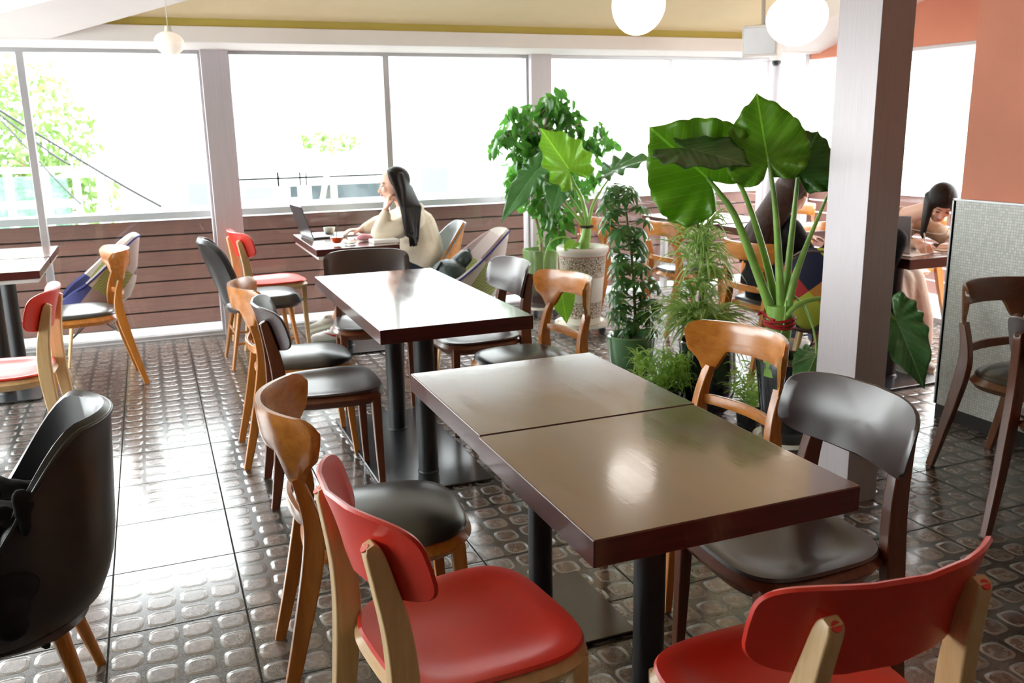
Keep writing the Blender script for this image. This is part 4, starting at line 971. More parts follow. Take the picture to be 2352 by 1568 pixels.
# P3: umbrella plant (schefflera)
o = Vector((2.52, 4.43, 0)); D3_ = math.hypot(o.x, o.y); rnd = random.Random(13)
t = thing('potted_umbrella_plant', 'slim dark green umbrella plant climbing a cane in a low green pot', 'potted plant', o)
pot(t, [(0, .0), (.095, .0), (.108, .02), (.132, .14), (.142, .25), (.146, .275), (.140, .282), (.128, .270), (.120, .20), (.10, .05), (0, .05)], M['potgreen2'], .238, .127)
tr = [at(1460, 770, D3_), at(1458, 700, D3_), at(1452, 600, D3_), at(1440, 500, D3_), at(1430, 430, D3_)]
link('trunk', tube(BM(), [p-o for p in tr], .010, 8, 5, .006), M['stem'], t)
def whorl(bm, c, up, R, rnd, nl=8):
    up = Vector(up).normalized(); a_ = up.cross(Vector((1, .3, .2))).normalized(); b_ = up.cross(a_); a0 = rnd.uniform(0, 6)
    for k in range(nl):
        a = a0+2*pi*k/nl; d = (a_*cos(a)+b_*sin(a)+up*.05).normalized(); d = (d+Vector((0, 0, -.35))).normalized(); leaf(bm, Vector(c)+d*.008, d, up, R*rnd.uniform(.8, 1.1), .31, rnd, .36, .1)
bm = BM(); bs = BM()
prof = [(425, 30), (450, 42), (480, 50), (510, 52), (540, 48), (565, 38), (590, 30), (615, 42), (645, 55), (675, 60), (700, 60), (725, 55), (750, 36)]
for v, wd in prof:
    nW = int(wd/5.6)
    for i in range(nW):
        cx_ = 1428 + (v-430)*.10 + (6 if v > 600 else 0); q = rnd.uniform(-1, 1); q = copysign(abs(q)**.6, q)
        p = at(cx_+wd*q, v+rnd.uniform(-14, 14), D3_+rnd.uniform(-.14, .14))
        d = p-at(cx_, v, D3_); whorl(bm, p-o, Vector((d.x*3, d.y*3, .45+rnd.uniform(-.2, .4))), .074, rnd)
        tube(bs, [at(cx_, v+10, D3_)-o, p-o], .002, 5)
link('foliage', bm, M['scheff'], t, recalc=False); link('leaf_stalks', bs, M['stem'], t)

# P4: spider plants: a tall stand of them over a navy pot
def strap(bm, uvl, p, d, L, w, rnd, droop=1.0, up=.6):
    d = Vector((d[0], d[1], 0)).normalized(); s_ = d.cross(Vector((0, 0, 1))).normalized(); n = 7; prev = None; ta = rnd.uniform(-.4, .4)
    for i in range(n+1):
        k = i/n; x = L*k; z = up*L*k - droop*L*k*k; c = Vector(p)+d*x*(1-.14*k*droop)+Vector((0, 0, z)) + s_*ta*L*k*k*.4
        ww = w*(1-k**2.5)*min(1, .55+k*2)+.0004; a = bm.verts.new(c+s_*ww+Vector((0, 0, ww*.5))); b = bm.verts.new(c); e = bm.verts.new(c-s_*ww+Vector((0, 0, ww*.5)))
        if prev:
            for q, uvq in (((prev[0], a, b, prev[1]), (1, 1, 0, 0)), ((prev[1], b, e, prev[2]), (0, 0, -1, -1))):
                f = bm.faces.new(q)
                for l, sv, kk in zip(f.loops, uvq, (0, 1, 1, 0)): l[uvl].uv = ((i-1+kk)/n, sv)
        prev = (a, b, e)
o = Vector((2.57, 3.74, 0)); D4_ = math.hypot(o.x, o.y); rnd = random.Random(17)
t = thing('potted_spider_plant', 'tall column of striped spider plants spilling over a navy glazed pot', 'potted plant', o)
pot(t, [(0, .0), (.085, .0), (.12, .03), (.150, .14), (.148, .24), (.140, .34), (.148, .385), (.142, .392), (.130, .375), (.135, .25), (.10, .08), (0, .08)], M['potnavy'], .350, .13)
link('support_cane', tube(BM(), [Vector((0, 0, .33)), at(1606, 600, D4_)-o, at(1602, 452, D4_)-o], .005, 8), M['stem'], t)
bm = BM(); uvl = bm.loops.layers.uv.new('UVMap')
for i in range(150):       # crown at the pot
    a = rnd.uniform(0, 2*pi); p = at(1612, 752, D4_)-o+Vector((cos(a)*.03, sin(a)*.03, rnd.uniform(-.02, .06))); strap(bm, uvl, p, (cos(a), sin(a)), rnd.uniform(.18, .36), rnd.uniform(.007, .011), rnd, rnd.uniform(.6, 1.2), rnd.uniform(.5, 1.1))
for v in range(474, 742, 15):   # tiers up the cane
    wd = .12 + .05*sin((v-460)/75.) ** 2 + (.02 if v > 560 else -.02)
    for q_ in range(3):
        b0 = rnd.uniform(0, 2*pi); p = at(1604+rnd.uniform(-8, 8), v+rnd.uniform(-6, 6), D4_)-o + Vector((cos(b0), sin(b0), 0))*rnd.uniform(.01, .05)
        for i in range(6):
            a = b0+rnd.gauss(0, .9); strap(bm, uvl, p, (cos(a), sin(a)), rnd.uniform(.7, 1.4)*wd, rnd.uniform(.008, .012), rnd, rnd.uniform(.5, 1.25), rnd.uniform(.3, 1.3))
link('foliage', bm, M['spider'], t, recalc=False)
# low feathery plant in front of it
o = Vector((2.30, 3.72, 0)); rnd = random.Random(19)
t = thing('potted_fern', 'low bushy bright green plant between the green pot and the navy pot', 'potted plant', o)
pot(t, [(0, 0), (.07, 0), (.085, .02), (.105, .16), (.108, .175), (.098, .172), (.09, .12), (.07, .05), (0, .05)], M['potblack'], .145, .094)
bm = BM()
uvl = bm.loops.layers.uv.new('UVMap')
for i in range(60):
    a = rnd.uniform(0, 2*pi); rr = sqrt(rnd.random())*.15; z0 = .16+rnd.random()*.20; p = Vector((cos(a)*rr, sin(a)*rr, z0)); 
    tube(bm, [Vector((0, 0, .13)), p*.6+Vector((0, 0, .08)), p], .002, 5, 3)
    for j in range(13):
        b_ = rnd.uniform(0, 2*pi); strap(bm, uvl, p-Vector((0, 0, rnd.uniform(0, .08))), (cos(b_), sin(b_)), rnd.uniform(.05, .10), rnd.uniform(.0035, .006), rnd, rnd.uniform(.4, 1.5), rnd.uniform(.6, 1.5))
link('foliage', bm, M['fern'], t, recalc=False)
o = Vector((2.62, 3.44, 0)); rnd = random.Random(23)
t = thing('potted_fern', 'small feathery green plant between the navy pot and the black taro pot', 'potted plant', o)
pot(t, [(0, 0), (.045, 0), (.055, .01), (.065, .09), (.067, .10), (.060, .098), (.055, .07), (.045, .03), (0, .03)], M['potblack'], .082, .057)
bm = BM()
for i in range(30):
    a = rnd.uniform(0, 2*pi); L_ = rnd.uniform(.16, .34); up = rnd.uniform(.9, 1.5); d = Vector((cos(a), sin(a), 0))
    for j in range(14):
        k = .15+.85*j/13; p = Vector((0, 0, .08))+d*L_*k*.4+Vector((0, 0, up*L_*k-.45*L_*k*k)); dd = (d*.5+Vector((rnd.gauss(0, .7), rnd.gauss(0, .7), rnd.uniform(-.4, .8)))).normalized()
        leaf(bm, p, dd, Vector((rnd.gauss(0, 1), rnd.gauss(0, 1), 1)), rnd.uniform(.035, .06), .18, rnd, .3, .1)
link('foliage', bm, M['fern'], t, recalc=False)

# ---------------------------------------------------------------- lamps, camera dome, speaker
def lamp(label, c, r, tilt, mat=None, sq=.86, group='opal glass pendant lamps'):
    c = Vector(c); zc = SZ(c.y)+.17
    t = thing('pendant_lamp', label, 'lamp', c, 0, group); prof = []
    for i in range(29):
        a = -pi/2+pi*i/28; rr = r*cos(a)*(1+.06*sin(a)); prof.append((max(rr, 0), r*sq*sin(a)))
    bm = lathe(BM(), prof, 48); bmesh.ops.rotate(bm, verts=bm.verts, cent=(0, 0, 0), matrix=Matrix.Rotation(tilt, 3, 'Y')); link('glass_shade', bm, mat or M['lamp'], t)
    link('cord', tube(BM(), [(0, 0, r*sq*.95), (0, 0, zc-c.z)], .0022, 8), M['ceramicwhite'], t)
    link('ceiling_cap', lathe(BM(), [(0, zc-c.z-.03), (.05, zc-c.z-.03), (.055, zc-c.z-.002), (0, zc-c.z-.002)], 24), M['white'], t)
    link('socket', lathe(BM(), [(0, r*sq*.9), (.022, r*sq*.9), (.016, r*sq+.03), (0, r*sq+.03)], 20), M['ceramicwhite'], t)
    return t
lamp('opal pendant lamp at the top centre, left of the larger one', at(1466, 14, 5.03), .140, .25, sq=1.06)
lamp('larger opal glass pendant lamp just left of the column', at(1831, 44, 6.0), .182, -.2, sq=.86)
lamp('small unlit-looking opal pendant lamp before the left window', at(389, 100, 5.6), .080, .15, M['lampdim'], .80)
for x, y in ((1.1, -.4), (-.8, .5), (2.6, .6), (-1.6, -1.6), (.6, -2.2), (2.5, -1.6)):  # unseen lamps added as interior fill light
    lamp('added fill lamp unseen behind the viewer', (x, y, 2.45), .16, 0, M['lampfill'], .85, 'added fill lamps behind the viewer')
# dome camera
c = atY(1783, 150, 6.5); t = thing('security_camera', 'small white dome security camera hanging at the window corner', 'camera', (c.x, c.y, 2.02))
link('housing', lathe(BM(), [(0, -.0), (.055, -.0), (.058, -.03), (.045, -.045), (0, -.045)], 32), M['white'], t)
link('dome', lathe(BM(), [(.043, -.045), (.040, -.065), (.026, -.085), (0, -.092)], 32), M['potblack'], t)
# wall speaker
c = at(1752, 92, 6.9); d_ = Vector((-.75, -.62, -.12)).normalized()
t = thing('wall_speaker', 'pale box speaker mounted under the ceiling in the corner behind the pendant lamp', 'speaker', c)
sx = d_.cross(Vector((0, 0, 1))).normalized(); uz = sx.cross(d_)
bm = obox(BM(), (0, 0, 0), sx, d_, uz, .125, .085, .105); link('cabinet', bm, M['concrete'], t, False, .006)
bm = obox(BM(), d_*.087, sx, d_, uz, .110, .003, .090); link('grille', bm, M['alu'], t, False, .002)
bm = tube(BM(), [Vector((0, 0, .05)), Vector((.03, .05, .28))], .014, 10); link('bracket', bm, M['alu'], t)

# ---------------------------------------------------------------- people
def caps(bm, p0, p1, r0, r1=None, n=16, flat=None):
    p0, p1 = Vector(p0), Vector(p1); r1 = r0 if r1 is None else r1; d = p1-p0; L = d.length
    d = d/L if L > 1e-6 else Vector((0, 0, 1)); s_ = d.cross(Vector((0, 0, 1)) if abs(d.z) < .9 else Vector((1, 0, 0))).normalized(); u = s_.cross(d)
    rings = [[bm.verts.new(p0-d*r0)]]
    for a in (-60, -30, 0): rings.append([bm.verts.new(p0+d*r0*sin(radians(a))+(s_*cos(t)+u*sin(t))*r0*cos(radians(a))) for t in [2*pi*i/n for i in range(n)]])
    for a in (0, 30, 60): rings.append([bm.verts.new(p1+d*r1*sin(radians(a))+(s_*cos(t)+u*sin(t))*r1*cos(radians(a))) for t in [2*pi*i/n for i in range(n)]])
    rings.append([bm.verts.new(p1+d*r1)])
    for a, b in zip(rings, rings[1:]):
        for i in range(n):
            j = (i+1) % n
            if len(a) == 1: bm.faces.new((a[0], b[i], b[j]))
            elif len(b) == 1: bm.faces.new((a[i], a[j], b[0]))
            else: bm.faces.new((a[i], a[j], b[j], b[i]))
def chain(bm, pts):
    for a, b in zip(pts, pts[1:]): caps(bm, a[:3], b[:3], a[3], b[3])
def ell(bm, c, r, f=(0, 1, 0), u=(0, 0, 1)):
    f = Vector(f).normalized(); u = Vector(u); s_ = f.cross(u).normalized(); u = s_.cross(f)
    mt = Matrix((s_*r[0], f*r[1], u*r[2])).transposed().to_4x4(); mt.translation = Vector(c)
    bmesh.ops.create_icosphere(bm, subdivisions=3, radius=1, matrix=mt)
def blob(name, bm, mat, parent, vox=.007, it=4, fac=.5):
    o = link(name, bm, mat, parent, sharp=0)
    r = o.modifiers.new('remesh', 'REMESH'); r.mode = 'VOXEL'; r.voxel_size = vox; r.use_smooth_shade = True
    s_ = o.modifiers.new('smooth', 'SMOOTH'); s_.iterations = it; s_.factor = fac; return o
def head(bm, c, f, u, k=1.0):
    """skull, jaw, nose, lips, ears around centre c (between the ears), facing f"""
    c, f, u = Vector(c), Vector(f).normalized(), Vector(u); s_ = f.cross(u).normalized(); u = s_.cross(f)
    def P(x, y, z): return c + s_*x*k + f*y*k + u*z*k
    ell(bm, P(0, -.012, .030), (.074*k, .092*k, .088*k), f, u); ell(bm, P(0, .022, -.020), (.062*k, .066*k, .078*k), f, u)
    ell(bm, P(0, .050, -.078), (.036*k, .030*k, .026*k), f, u); ell(bm, P(0, .030, -.055), (.050*k, .050*k, .040*k), f, u)
    caps(bm, P(0, .082, .010), P(0, .104, -.028), .007*k, .012*k); ell(bm, P(0, .094, -.033), (.017*k, .012*k, .009*k), f, u)
    for x in (-.030, .030):
        ell(bm, P(x, .070, -.018), (.022*k, .018*k, .020*k), f, u); ell(bm, P(x*1.0, .079, .024), (.020*k, .010*k, .006*k), f, u)
    ell(bm, P(0, .080, -.052), (.022*k, .013*k, .010*k), f, u)
    for x in (-.074, .074): ell(bm, P(x, -.010, -.008), (.008*k, .018*k, .030*k), f, u)
    return P
def face_parts(t, P, k=1.0, f=(0, 1, 0), u=(0, 0, 1)):
    bm = BM()
    for x in (-.030, .030): ell(bm, P(x, .0855, .008), (.0135*k, .004*k, .0048*k), f, u)
    link('eyes', bm, M['eyedark'], t, sharp=0)
    bm = BM()
    for x in (-1, 1): caps(bm, P(x*.016, .092, .030), P(x*.044, .080, .031), .0025*k, .0018*k)
    link('eyebrows', bm, M['hair'], t, sharp=0)
    bm = BM(); ell(bm, P(0, .0915, -.050), (.019*k, .006*k, .0042*k), f, u); ell(bm, P(0, .0905, -.057), (.016*k, .006*k, .0048*k), f, u); link('lips', bm, M['lips'], t, sharp=0)
def hand(bm, w, d, n, k=1.0, curl=.5, side=1, spread=.10):
    """palm from wrist w along d, palm normal n (the side fingers curl to), thumb on `side`"""
    w, d, n = Vector(w), Vector(d).normalized(), Vector(n); s_ = d.cross(n).normalized(); n = s_.cross(d); r = .0085*k
    for x in (-.028, -.009, .010, .027): caps(bm, w+s_*x*.7*k+d*.012*k, w+s_*x*k+d*.078*k, .013*k, .011*k)
    for i, (x, L) in enumerate(((-.029, .068), (-.010, .080), (.010, .076), (.028, .058))):
        L *= k; p = w+s_*x*k+d*.082*k; a = curl*.55; dd = (d+s_*x*spread*20*.1).normalized()
        for j, (fr, rr) in enumerate(((.45, r), (.30, r*.92), (.25, r*.85))):
            a2 = a*(1+j*1.1); q = p + (dd*cos(a2)+n*sin(a2))*L*fr; caps(bm, p, q, rr, rr*.93, 10); p = q
    p = w+s_*(-side)*-.024*k+d*.020*k; p = w + s_*side*.026*k + d*.022*k
    q = p+(s_*side*.55+d*.75+n*.35).normalized()*.036*k; caps(bm, p, q, .0125*k, .0105*k, 10); e = q+(s_*side*.15+d*.85+n*.45).normalized()*.028*k; caps(bm, q, e, .0100*k, .0085*k, 10)
def shoe(t, name, label, toe, heel, mat, up=(0, 0, 1), w=.042, swoosh=False):
    toe, heel, up = Vector(toe), Vector(heel), Vector(up).normalized(); d = (toe-heel).normalized(); s_ = d.cross(up).normalized(); L = (toe-heel).length
    bm = BM(); ell(bm, heel+d*.055+up*.050, (.036, .055, .045), d, up); ell(bm, toe-d*.07+up*.034, (w, .075, .032), d, up); caps(bm, heel+d*.06+up*.045, toe-d*.09+up*.038, .038, .036); ell(bm, heel+d*.075+up*.085, (.032, .040, .022), d, up)
    o = blob(name, bm, mat, t, .006, 3)
    if label: o['label'] = label
    bm = BM(); nn = 28; lo, hi = [], []
    for i in range(nn):
        a = 2*pi*i/nn; y = cos(a); x = sin(a); wd = (w+.004)*(1-.12*(y < 0)*abs(y)); p = (toe+heel)/2+d*y*L*.5+s_*x*wd*(1-.15*max(0, -y)); lo.append(bm.verts.new(p+up*.002)); hi.append(bm.verts.new(p+up*.024))
    for i in range(nn): bm.faces.new((lo[i], lo[(i+1) % nn], hi[(i+1) % nn], hi[i]))
    bm.faces.new(lo[::-1]); bm.faces.new(hi); link('sole', bm, M['sole'], o)
    bm = BM()
    for k in range(4): c = heel+d*(.085+.022*k)+up*(.100-.011*k); caps(bm, c-s_*.018, c+s_*.018, .0035, .0035, 8)
    link('laces', bm, M['white'], o)
    if swoosh:
        bm = BM(); up2 = up; pts = [(.050, .062, .001), (.060, .047, .006), (.078, .040, .009), (.105, .046, .007), (.135, .058, .0045), (.165, .072, .001)]
        sd = s_ if s_.y < 0 else -s_
        prev = None
        for x, z, hw in pts:
            off = .0375 + .004*sin(x*18); a = bm.verts.new(heel+d*x+up2*(z+hw)+sd*(off+.004)); b = bm.verts.new(heel+d*x+up2*(z-hw)+sd*(off+.006))
            if prev: bm.faces.new((prev[0], a, b, prev[1]))
            prev = (a, b)
        q = link('swoosh_mark', bm, M['redfilm'], o); so = q.modifiers.new('thickness', 'SOLIDIFY'); so.thickness = .003; so.offset = 0
    return o

# --- woman in cream at the laptop table
o = Vector((1.66, 5.97, 0)); t = thing('person', 'woman in a cream fleece with long black hair, chin on hand at the laptop table', 'person', o)
V = lambda x, y, z: Vector((x, y, z))-o
f1 = Vector((-1, .05, -.10)); hc = V(1.535, 5.955, 1.095)
bm = BM(); P = head(bm, hc, f1, (0, 0, 1), 1.0)
chain(bm, [(*V(1.565, 5.96, 1.04), .048), (*V(1.62, 5.965, .93), .055), (*V(1.68, 5.965, .80), .10), (*V(1.70, 5.965, .56), .12)])
chain(bm, [(*V(1.63, 5.83, .875), .050), (*V(1.38, 5.77, .80), .036), (*V(1.445, 5.845, .935), .026)])
hand(bm, V(1.447, 5.85, .945), (.25, .35, .80), (.9, .2, -.25), .92, 1.1, -1)
chain(bm, [(*V(1.63, 6.10, .875), .050), (*V(1.46, 6.22, .80), .036), (*V(1.34, 6.16, .785), .026)])
hand(bm, V(1.335, 6.155, .787), (-.95, -.15, .02), (0, 0, -1), .95, .8, 1)
for y0, x1, y1, fx, fy, fz in ((5.90, 1.28, 6.02, 1.16, 6.27, .10), (6.04, 1.26, 6.14, 1.18, 6.42, .13)):
    chain(bm, [(*V(1.66, y0, .535), .085), (*V(x1, y1, .52), .060), (*V((x1+fx)/2+.02, (y1+fy)/2, .32), .050), (*V(fx, fy, fz), .034)])
blob('body', bm, M['skin'], t, .007, 3)
face_parts(t, P, 1, f1, (0, 0, 1))
bm = BM()
chain(bm, [(*V(1.63, 5.96, .915), .085), (*V(1.69, 5.96, .80), .135), (*V(1.72, 5.96, .64), .150), (*V(1.72, 5.96, .53), .155)])
ell(bm, V(1.70, 5.96, .62), (.175, .150, .17), (1, 0, 0)); ell(bm, V(1.665, 5.96, .93), (.10, .075, .045), (1, 0, .3))
chain(bm, [(*V(1.64, 5.84, .875), .068), (*V(1.52, 5.79, .82), .066), (*V(1.375, 5.77, .80), .056), (*V(1.435, 5.83, .905), .040)])
chain(bm, [(*V(1.64, 6.09, .875), .068), (*V(1.47, 6.22, .81), .060), (*V(1.375, 6.175, .79), .040)])
blob('hoodie', bm, M['cream'], t, .008, 3)
bm = BM()
for y0, x1, y1, fx, fy, fz in ((5.90, 1.28, 6.02, 1.19, 6.20, .24), (6.04, 1.26, 6.14, 1.20, 6.33, .24)):
    chain(bm, [(*V(1.66, y0, .53), .098), (*V(x1, y1, .52), .072), (*V(fx, fy, fz), .050)])
blob('trousers', bm, M['darkjeans'], t, .009, 3)
shoe(t, 'shoe', 'white shoe with a red side mark', V(.955, 6.24, .0), V(1.21, 6.25, .0), M['white'], swoosh=True)
shoe(t, 'shoe', 'grey suede shoe', V(.97, 6.40, .035), V(1.20, 6.46, .055), M['suede'], up=(0, .35, .9))
bm = BM(); u1 = Vector((0, 0, 1))
ell(bm, hc+Vector((.022, 0, .038)), (.084, .094, .092), f1, u1)
rnd = random.Random(31)
for i in range(34):
    a = i/33; sy = -.085+.17*a
    c0 = hc+Vector((.03+.045*cos((a-.5)*pi), sy*.9, .07)); x_ = rnd.uniform(-.012, .012)
    e0 = hc+Vector((.030+.055*a+x_, -.235+.02*a+rnd.uniform(-.010, .010), -.30-rnd.uniform(0, .09)+.10*(a-.4)**2))
    m0 = hc+Vector((.035+.075*a, -.125+.12*a, -.02)); n0 = hc+Vector((.015+.10*a, -.215+.02*a, -.14)); chain(bm, [(*c0, .019), (*m0, .020), (*n0, .018), (*e0, .010)])
for i in range(8):
    a = i/7; chain(bm, [(*(hc+Vector((-.035+.02*a, -.055, .085-.01*a))), .016), (*(hc+Vector((-.015+.03*a, -.088, .0))), .014), (*(hc+Vector((.0+.035*a, -.205, -.14))), .017), (*(hc+Vector((.010+.04*a, -.240, -.31-.03*a))), .010)])
blob('hair', bm, M['hair'], t, .005, 1)

# --- woman in black behind the taro
o = Vector((3.42, 4.28, 0)); t = thing('person', 'woman in black with long dark brown hair, seen from behind the taro stalks', 'person', o)
f2 = Vector((.85, .45, -.15)); hc = Vector((.050, -.055, 1.075)); V = lambda x, y, z: Vector((x, y, z))
bm = BM(); P = head(bm, hc, f2, (0, 0, 1), 1.0)
chain(bm, [(*(hc+Vector((-.01, 0, -.06))), .050), (.01, -.02, .93, .056), (-.02, 0, .80, .10), (-.03, .02, .56, .12)])
chain(bm, [(-.01, -.12, .86, .048), (.10, -.15, .68, .036), (.34, -.14, .74, .027)]); hand(bm, (.345, -.138, .742), (1, .3, 0), (0, 0, -1), .92, .5, 1)
chain(bm, [(-.02, .15, .87, .048), (.12, .22, .68, .036), (.34, .20, .76, .027)]); hand(bm, (.345, .20, .762), (1, -.1, 0), (0, 0, -1), .92, .5, -1)
for y0, y1, fx in ((-.07, -.02, .40), (.09, .14, .36)): chain(bm, [(0, y0, .53, .085), (.36, y1, .50, .058), (.38, y1+.08, .30, .050), (fx, y1+.12, .09, .033)])
blob('body', bm, M['skin'], t, .007, 3); face_parts(t, P, 1, f2, (0, 0, 1))
bm = BM(); chain(bm, [(.0, -.01, .90, .085), (-.02, .0, .78, .145), (-.04, .02, .62, .150), (-.04, .02, .52, .155)]); ell(bm, (-.05, .02, .80), (.18, .12, .14), (.9, .45, 0)); ell(bm, (-.04, .02, .55), (.18, .15, .13), (.9, .45, 0))
chain(bm, [(-.01, -.11, .86, .066), (.10, -.15, .69, .056), (.27, -.15, .72, .038)]); chain(bm, [(-.03, .14, .87, .066), (.11, .21, .69, .056), (.26, .20, .735, .038)])
blob('black_top', bm, M['blackcloth'], t, .008, 3)
bm = BM()
for y0, y1, fx in ((-.07, -.02, .40), (.09, .14, .36)): chain(bm, [(0, y0, .53, .098), (.36, y1, .50, .068), (.38, y1+.08, .30, .060), (fx-.01, y1+.11, .15, .050)])
blob('jeans', bm, M['jeans'], t, .008, 3)
for y1, fx in ((-.02, .40), (.14, .36)): shoe(t, 'shoe', None, (fx+.17, y1+.20, 0), (fx-.06, y1+.09, 0), M['suede'])
bm = BM(); ell(bm, hc+Vector((-.022, -.012, .036)), (.086, .096, .094), f2, (0, 0, 1))
rt = Vector((f2.y, -f2.x, 0)).normalized(); bk = Vector((-f2.x, -f2.y, 0)).normalized(); rnd = random.Random(5)
for i in range(46):
    a = i/45*2-1; c0 = hc+rt*a*.075+bk*(.04+.045*(1-a*a))+Vector((0, 0, .06)); m0 = Vector((-.045, 0, .90))+rt*(a*.085-.01)+bk*(.085+.05*(1-a*a)); e0 = Vector((-.085, .035, .73+rnd.uniform(-.06, .05)))+rt*(a*.085-.03)+bk*(.085+.04*(1-a*a))
    chain(bm, [(*c0, .020), (*m0, .021), (*e0, .010)])
blob('hair', bm, M['hairbrown'], t, .006, 1)

# --- person hidden behind the column, forearm showing above the patchwork chair
o = Vector((3.425, 3.69, 0)); t = thing('person', 'person in black mostly hidden behind the column, forearm resting over the patchwork chair', 'person', o)
f3 = Vector((.75, .65, -.15)); hc = Vector((.10, -.06, 1.10))
bm = BM(); P = head(bm, hc, f3, (0, 0, 1), .97)
chain(bm, [(*(hc+Vector((-.01, 0, -.06))), .048), (.07, -.05, .93, .052), (.04, -.03, .80, .09), (0, 0, .58, .10)])
e1 = at(1905, 578, 5.13)-o; w1 = at(1868, 596, 5.22)-o
chain(bm, [(-.02, .10, .86, .045), (*e1, .036), (*w1, .026)]); hand(bm, w1, (at(1850, 604, 5.28)-o)-w1, (0, 0, -1), .9, .8, 1)
chain(bm, [(.14, -.16, .86, .045), (.20, -.06, .72, .034), (.26, .10, .76, .026)]); hand(bm, (.262, .105, .762), (.7, .7, 0), (0, 0, -1), .9, .5, -1)
for s_ in (-1, 1): q = rt*0+Vector((.65, -.75, 0))*s_*.08; chain(bm, [(*(q+Vector((0, 0, .52))), .08), (*(q+Vector((.28, .24, .50))), .056), (*(q+Vector((.30, .27, .28))), .046), (*(q+Vector((.30, .26, .09))), .032)])
blob('body', bm, M['skin'], t, .007, 3); face_parts(t, P, .97, f3, (0, 0, 1))
bm = BM(); chain(bm, [(.06, -.04, .90, .08), (.02, -.02, .78, .115), (-.06, .05, .60, .13)]); ell(bm, (.05, -.03, .82), (.145, .11, .12), (.75, .65, 0))
chain(bm, [(-.01, .07, .85, .055), (*(e1*.85+Vector((-.01, .09, .86))*.15), .05), (*(e1*.8+w1*.2), .042)]); chain(bm, [(.14, -.15, .86, .062), (.20, -.06, .73, .05), (.235, .04, .745, .038)])
blob('black_top', bm, M['blackcloth'], t, .008, 3)
bm = BM()
for s_ in (-1, 1): q = Vector((.65, -.75, 0))*s_*.08; chain(bm, [(*(q+Vector((0, 0, .52))), .092), (*(q+Vector((.28, .24, .50))), .066), (*(q+Vector((.30, .26, .13))), .050)])
blob('trousers', bm, M['darkjeans'], t, .009, 3)
for s_ in (-1, 1): q = Vector((.65, -.75, 0))*s_*.08; shoe(t, 'shoe', None, q+Vector((.42, .36, 0)), q+Vector((.25, .20, 0)), M['suede'])
bm = BM(); ell(bm, hc+Vector((-.02, -.01, .035)), (.082, .092, .09), f3, (0, 0, 1)); blob('hair', bm, M['hair'], t, .007, 1)

# --- woman bending over the right-hand table
o = Vector((4.16, 4.46, 0)); t = thing('person', 'woman with dark parted hair and beige knit bending over papers at the right table', 'person', o)
f4 = Vector((-.42, -.62, -.62)).normalized(); u4 = Vector((-.25, -.62, .85)); hc = at(2160, 468, 5.60)-o
bm = BM(); P = head(bm, hc, f4, u4, .88)
chain(bm, [(*(hc+Vector((.01, .06, -.03))), .048), (-.01, -.38, .90, .055), (0, -.28, .80, .10), (0, -.08, .56, .12)])
hw_ = at(2112, 562, 5.42)-o; hl = Vector((.02, -.72, .775))
chain(bm, [(-.15, -.33, .86, .045), (-.20, -.42, .79, .036), (*hw_, .026)]); hand(bm, hw_, (-.35, -.8, -.1), (.3, -.2, -.9), .95, 1.3, 1)
chain(bm, [(.15, -.33, .86, .045), (.20, -.48, .79, .036), (*hl, .026)]); hand(bm, hl, (-.9, -.35, -.05), (0, 0, -1), .95, .5, 1)
for s_ in (-1, 1): chain(bm, [(s_*.08, 0, .53, .085), (s_*.07, -.40, .50, .060), (s_*.06, -.46, .28, .050), (s_*.07-.02, -.52, .08, .033)])
blob('body', bm, M['skin'], t, .006, 2); face_parts(t, P, .88, f4, u4)
bm = BM(); chain(bm, [(-.01, -.36, .885, .082), (0, -.26, .80, .135), (0, -.10, .62, .15), (0, -.03, .54, .15)]); ell(bm, (0, -.27, .82), (.19, .13, .11), (0, 1, -.5))
chain(bm, [(-.15, -.33, .86, .062), (-.20, -.42, .80, .055), (*(hw_*.75+Vector((-.20, -.42, .79))*.25), .038)]); chain(bm, [(.15, -.33, .86, .062), (.20, -.48, .80, .052), (*(hl*.8+Vector((.20, -.48, .79))*.2), .038)])
blob('knit_top', bm, M['beigecloth'], t, .008, 3)
bm = BM()
for s_ in (-1, 1): chain(bm, [(s_*.08, 0, .54, .105), (s_*.08, -.40, .52, .080), (s_*.09, -.47, .30, .085), (s_*.10, -.46, .15, .095)])
chain(bm, [(0, 0, .53, .12), (0, -.40, .51, .085), (0, -.46, .16, .08)])
blob('skirt', bm, M['beigeskirt'], t, .009, 3)
for s_ in (-1, 1): shoe(t, 'shoe', None, (s_*.07-.05, -.68, 0), (s_*.07-.01, -.46, 0), M['suede'])
bm = BM(); ell(bm, hc-f4*.014+u4*.036, (.078, .086, .082), f4, u4); s4 = f4.cross(u4).normalized(); rnd = random.Random(8)
for i in range(26):
    a = i/25*2-1; sg = 1 if a > 0 else -1
    c0 = hc+s4*a*.03+u4*.082+f4*(.040-.07*abs(a)); m0 = hc+s4*sg*(.062+.010*abs(a))+u4*(.02)+f4*(.035-.07*abs(a)); e0 = hc+s4*sg*(.085+.01*rnd.random())+Vector((0, 0, -.15-.08*rnd.random()))-f4*(.01+.05*abs(a)) + Vector((.02, 0, 0))
    chain(bm, [(*c0, .017), (*m0, .018), (*e0, .009)])
blob('hair', bm, M['hair'], t, .006, 1)
bm = BM(); p = hw_+Vector((-.03, -.07, -.02)); tube(bm, [p+Vector((.015, .03, .09)), p+Vector((-.02, -.03, -.03))], .004, 8)
tag(link('pen', bm, M['white'], None, loc=o), 'white pen in the hand of the woman bending at the right table', 'pen')
bm = tube(BM(), [P(-.07, 0, -.01), P(-.085, .02, -.06), hc+Vector((-.03, -.07, -.16)), Vector((-.02, -.40, .84)), Vector((-.05, -.52, .79))], .0022, 6, 6)
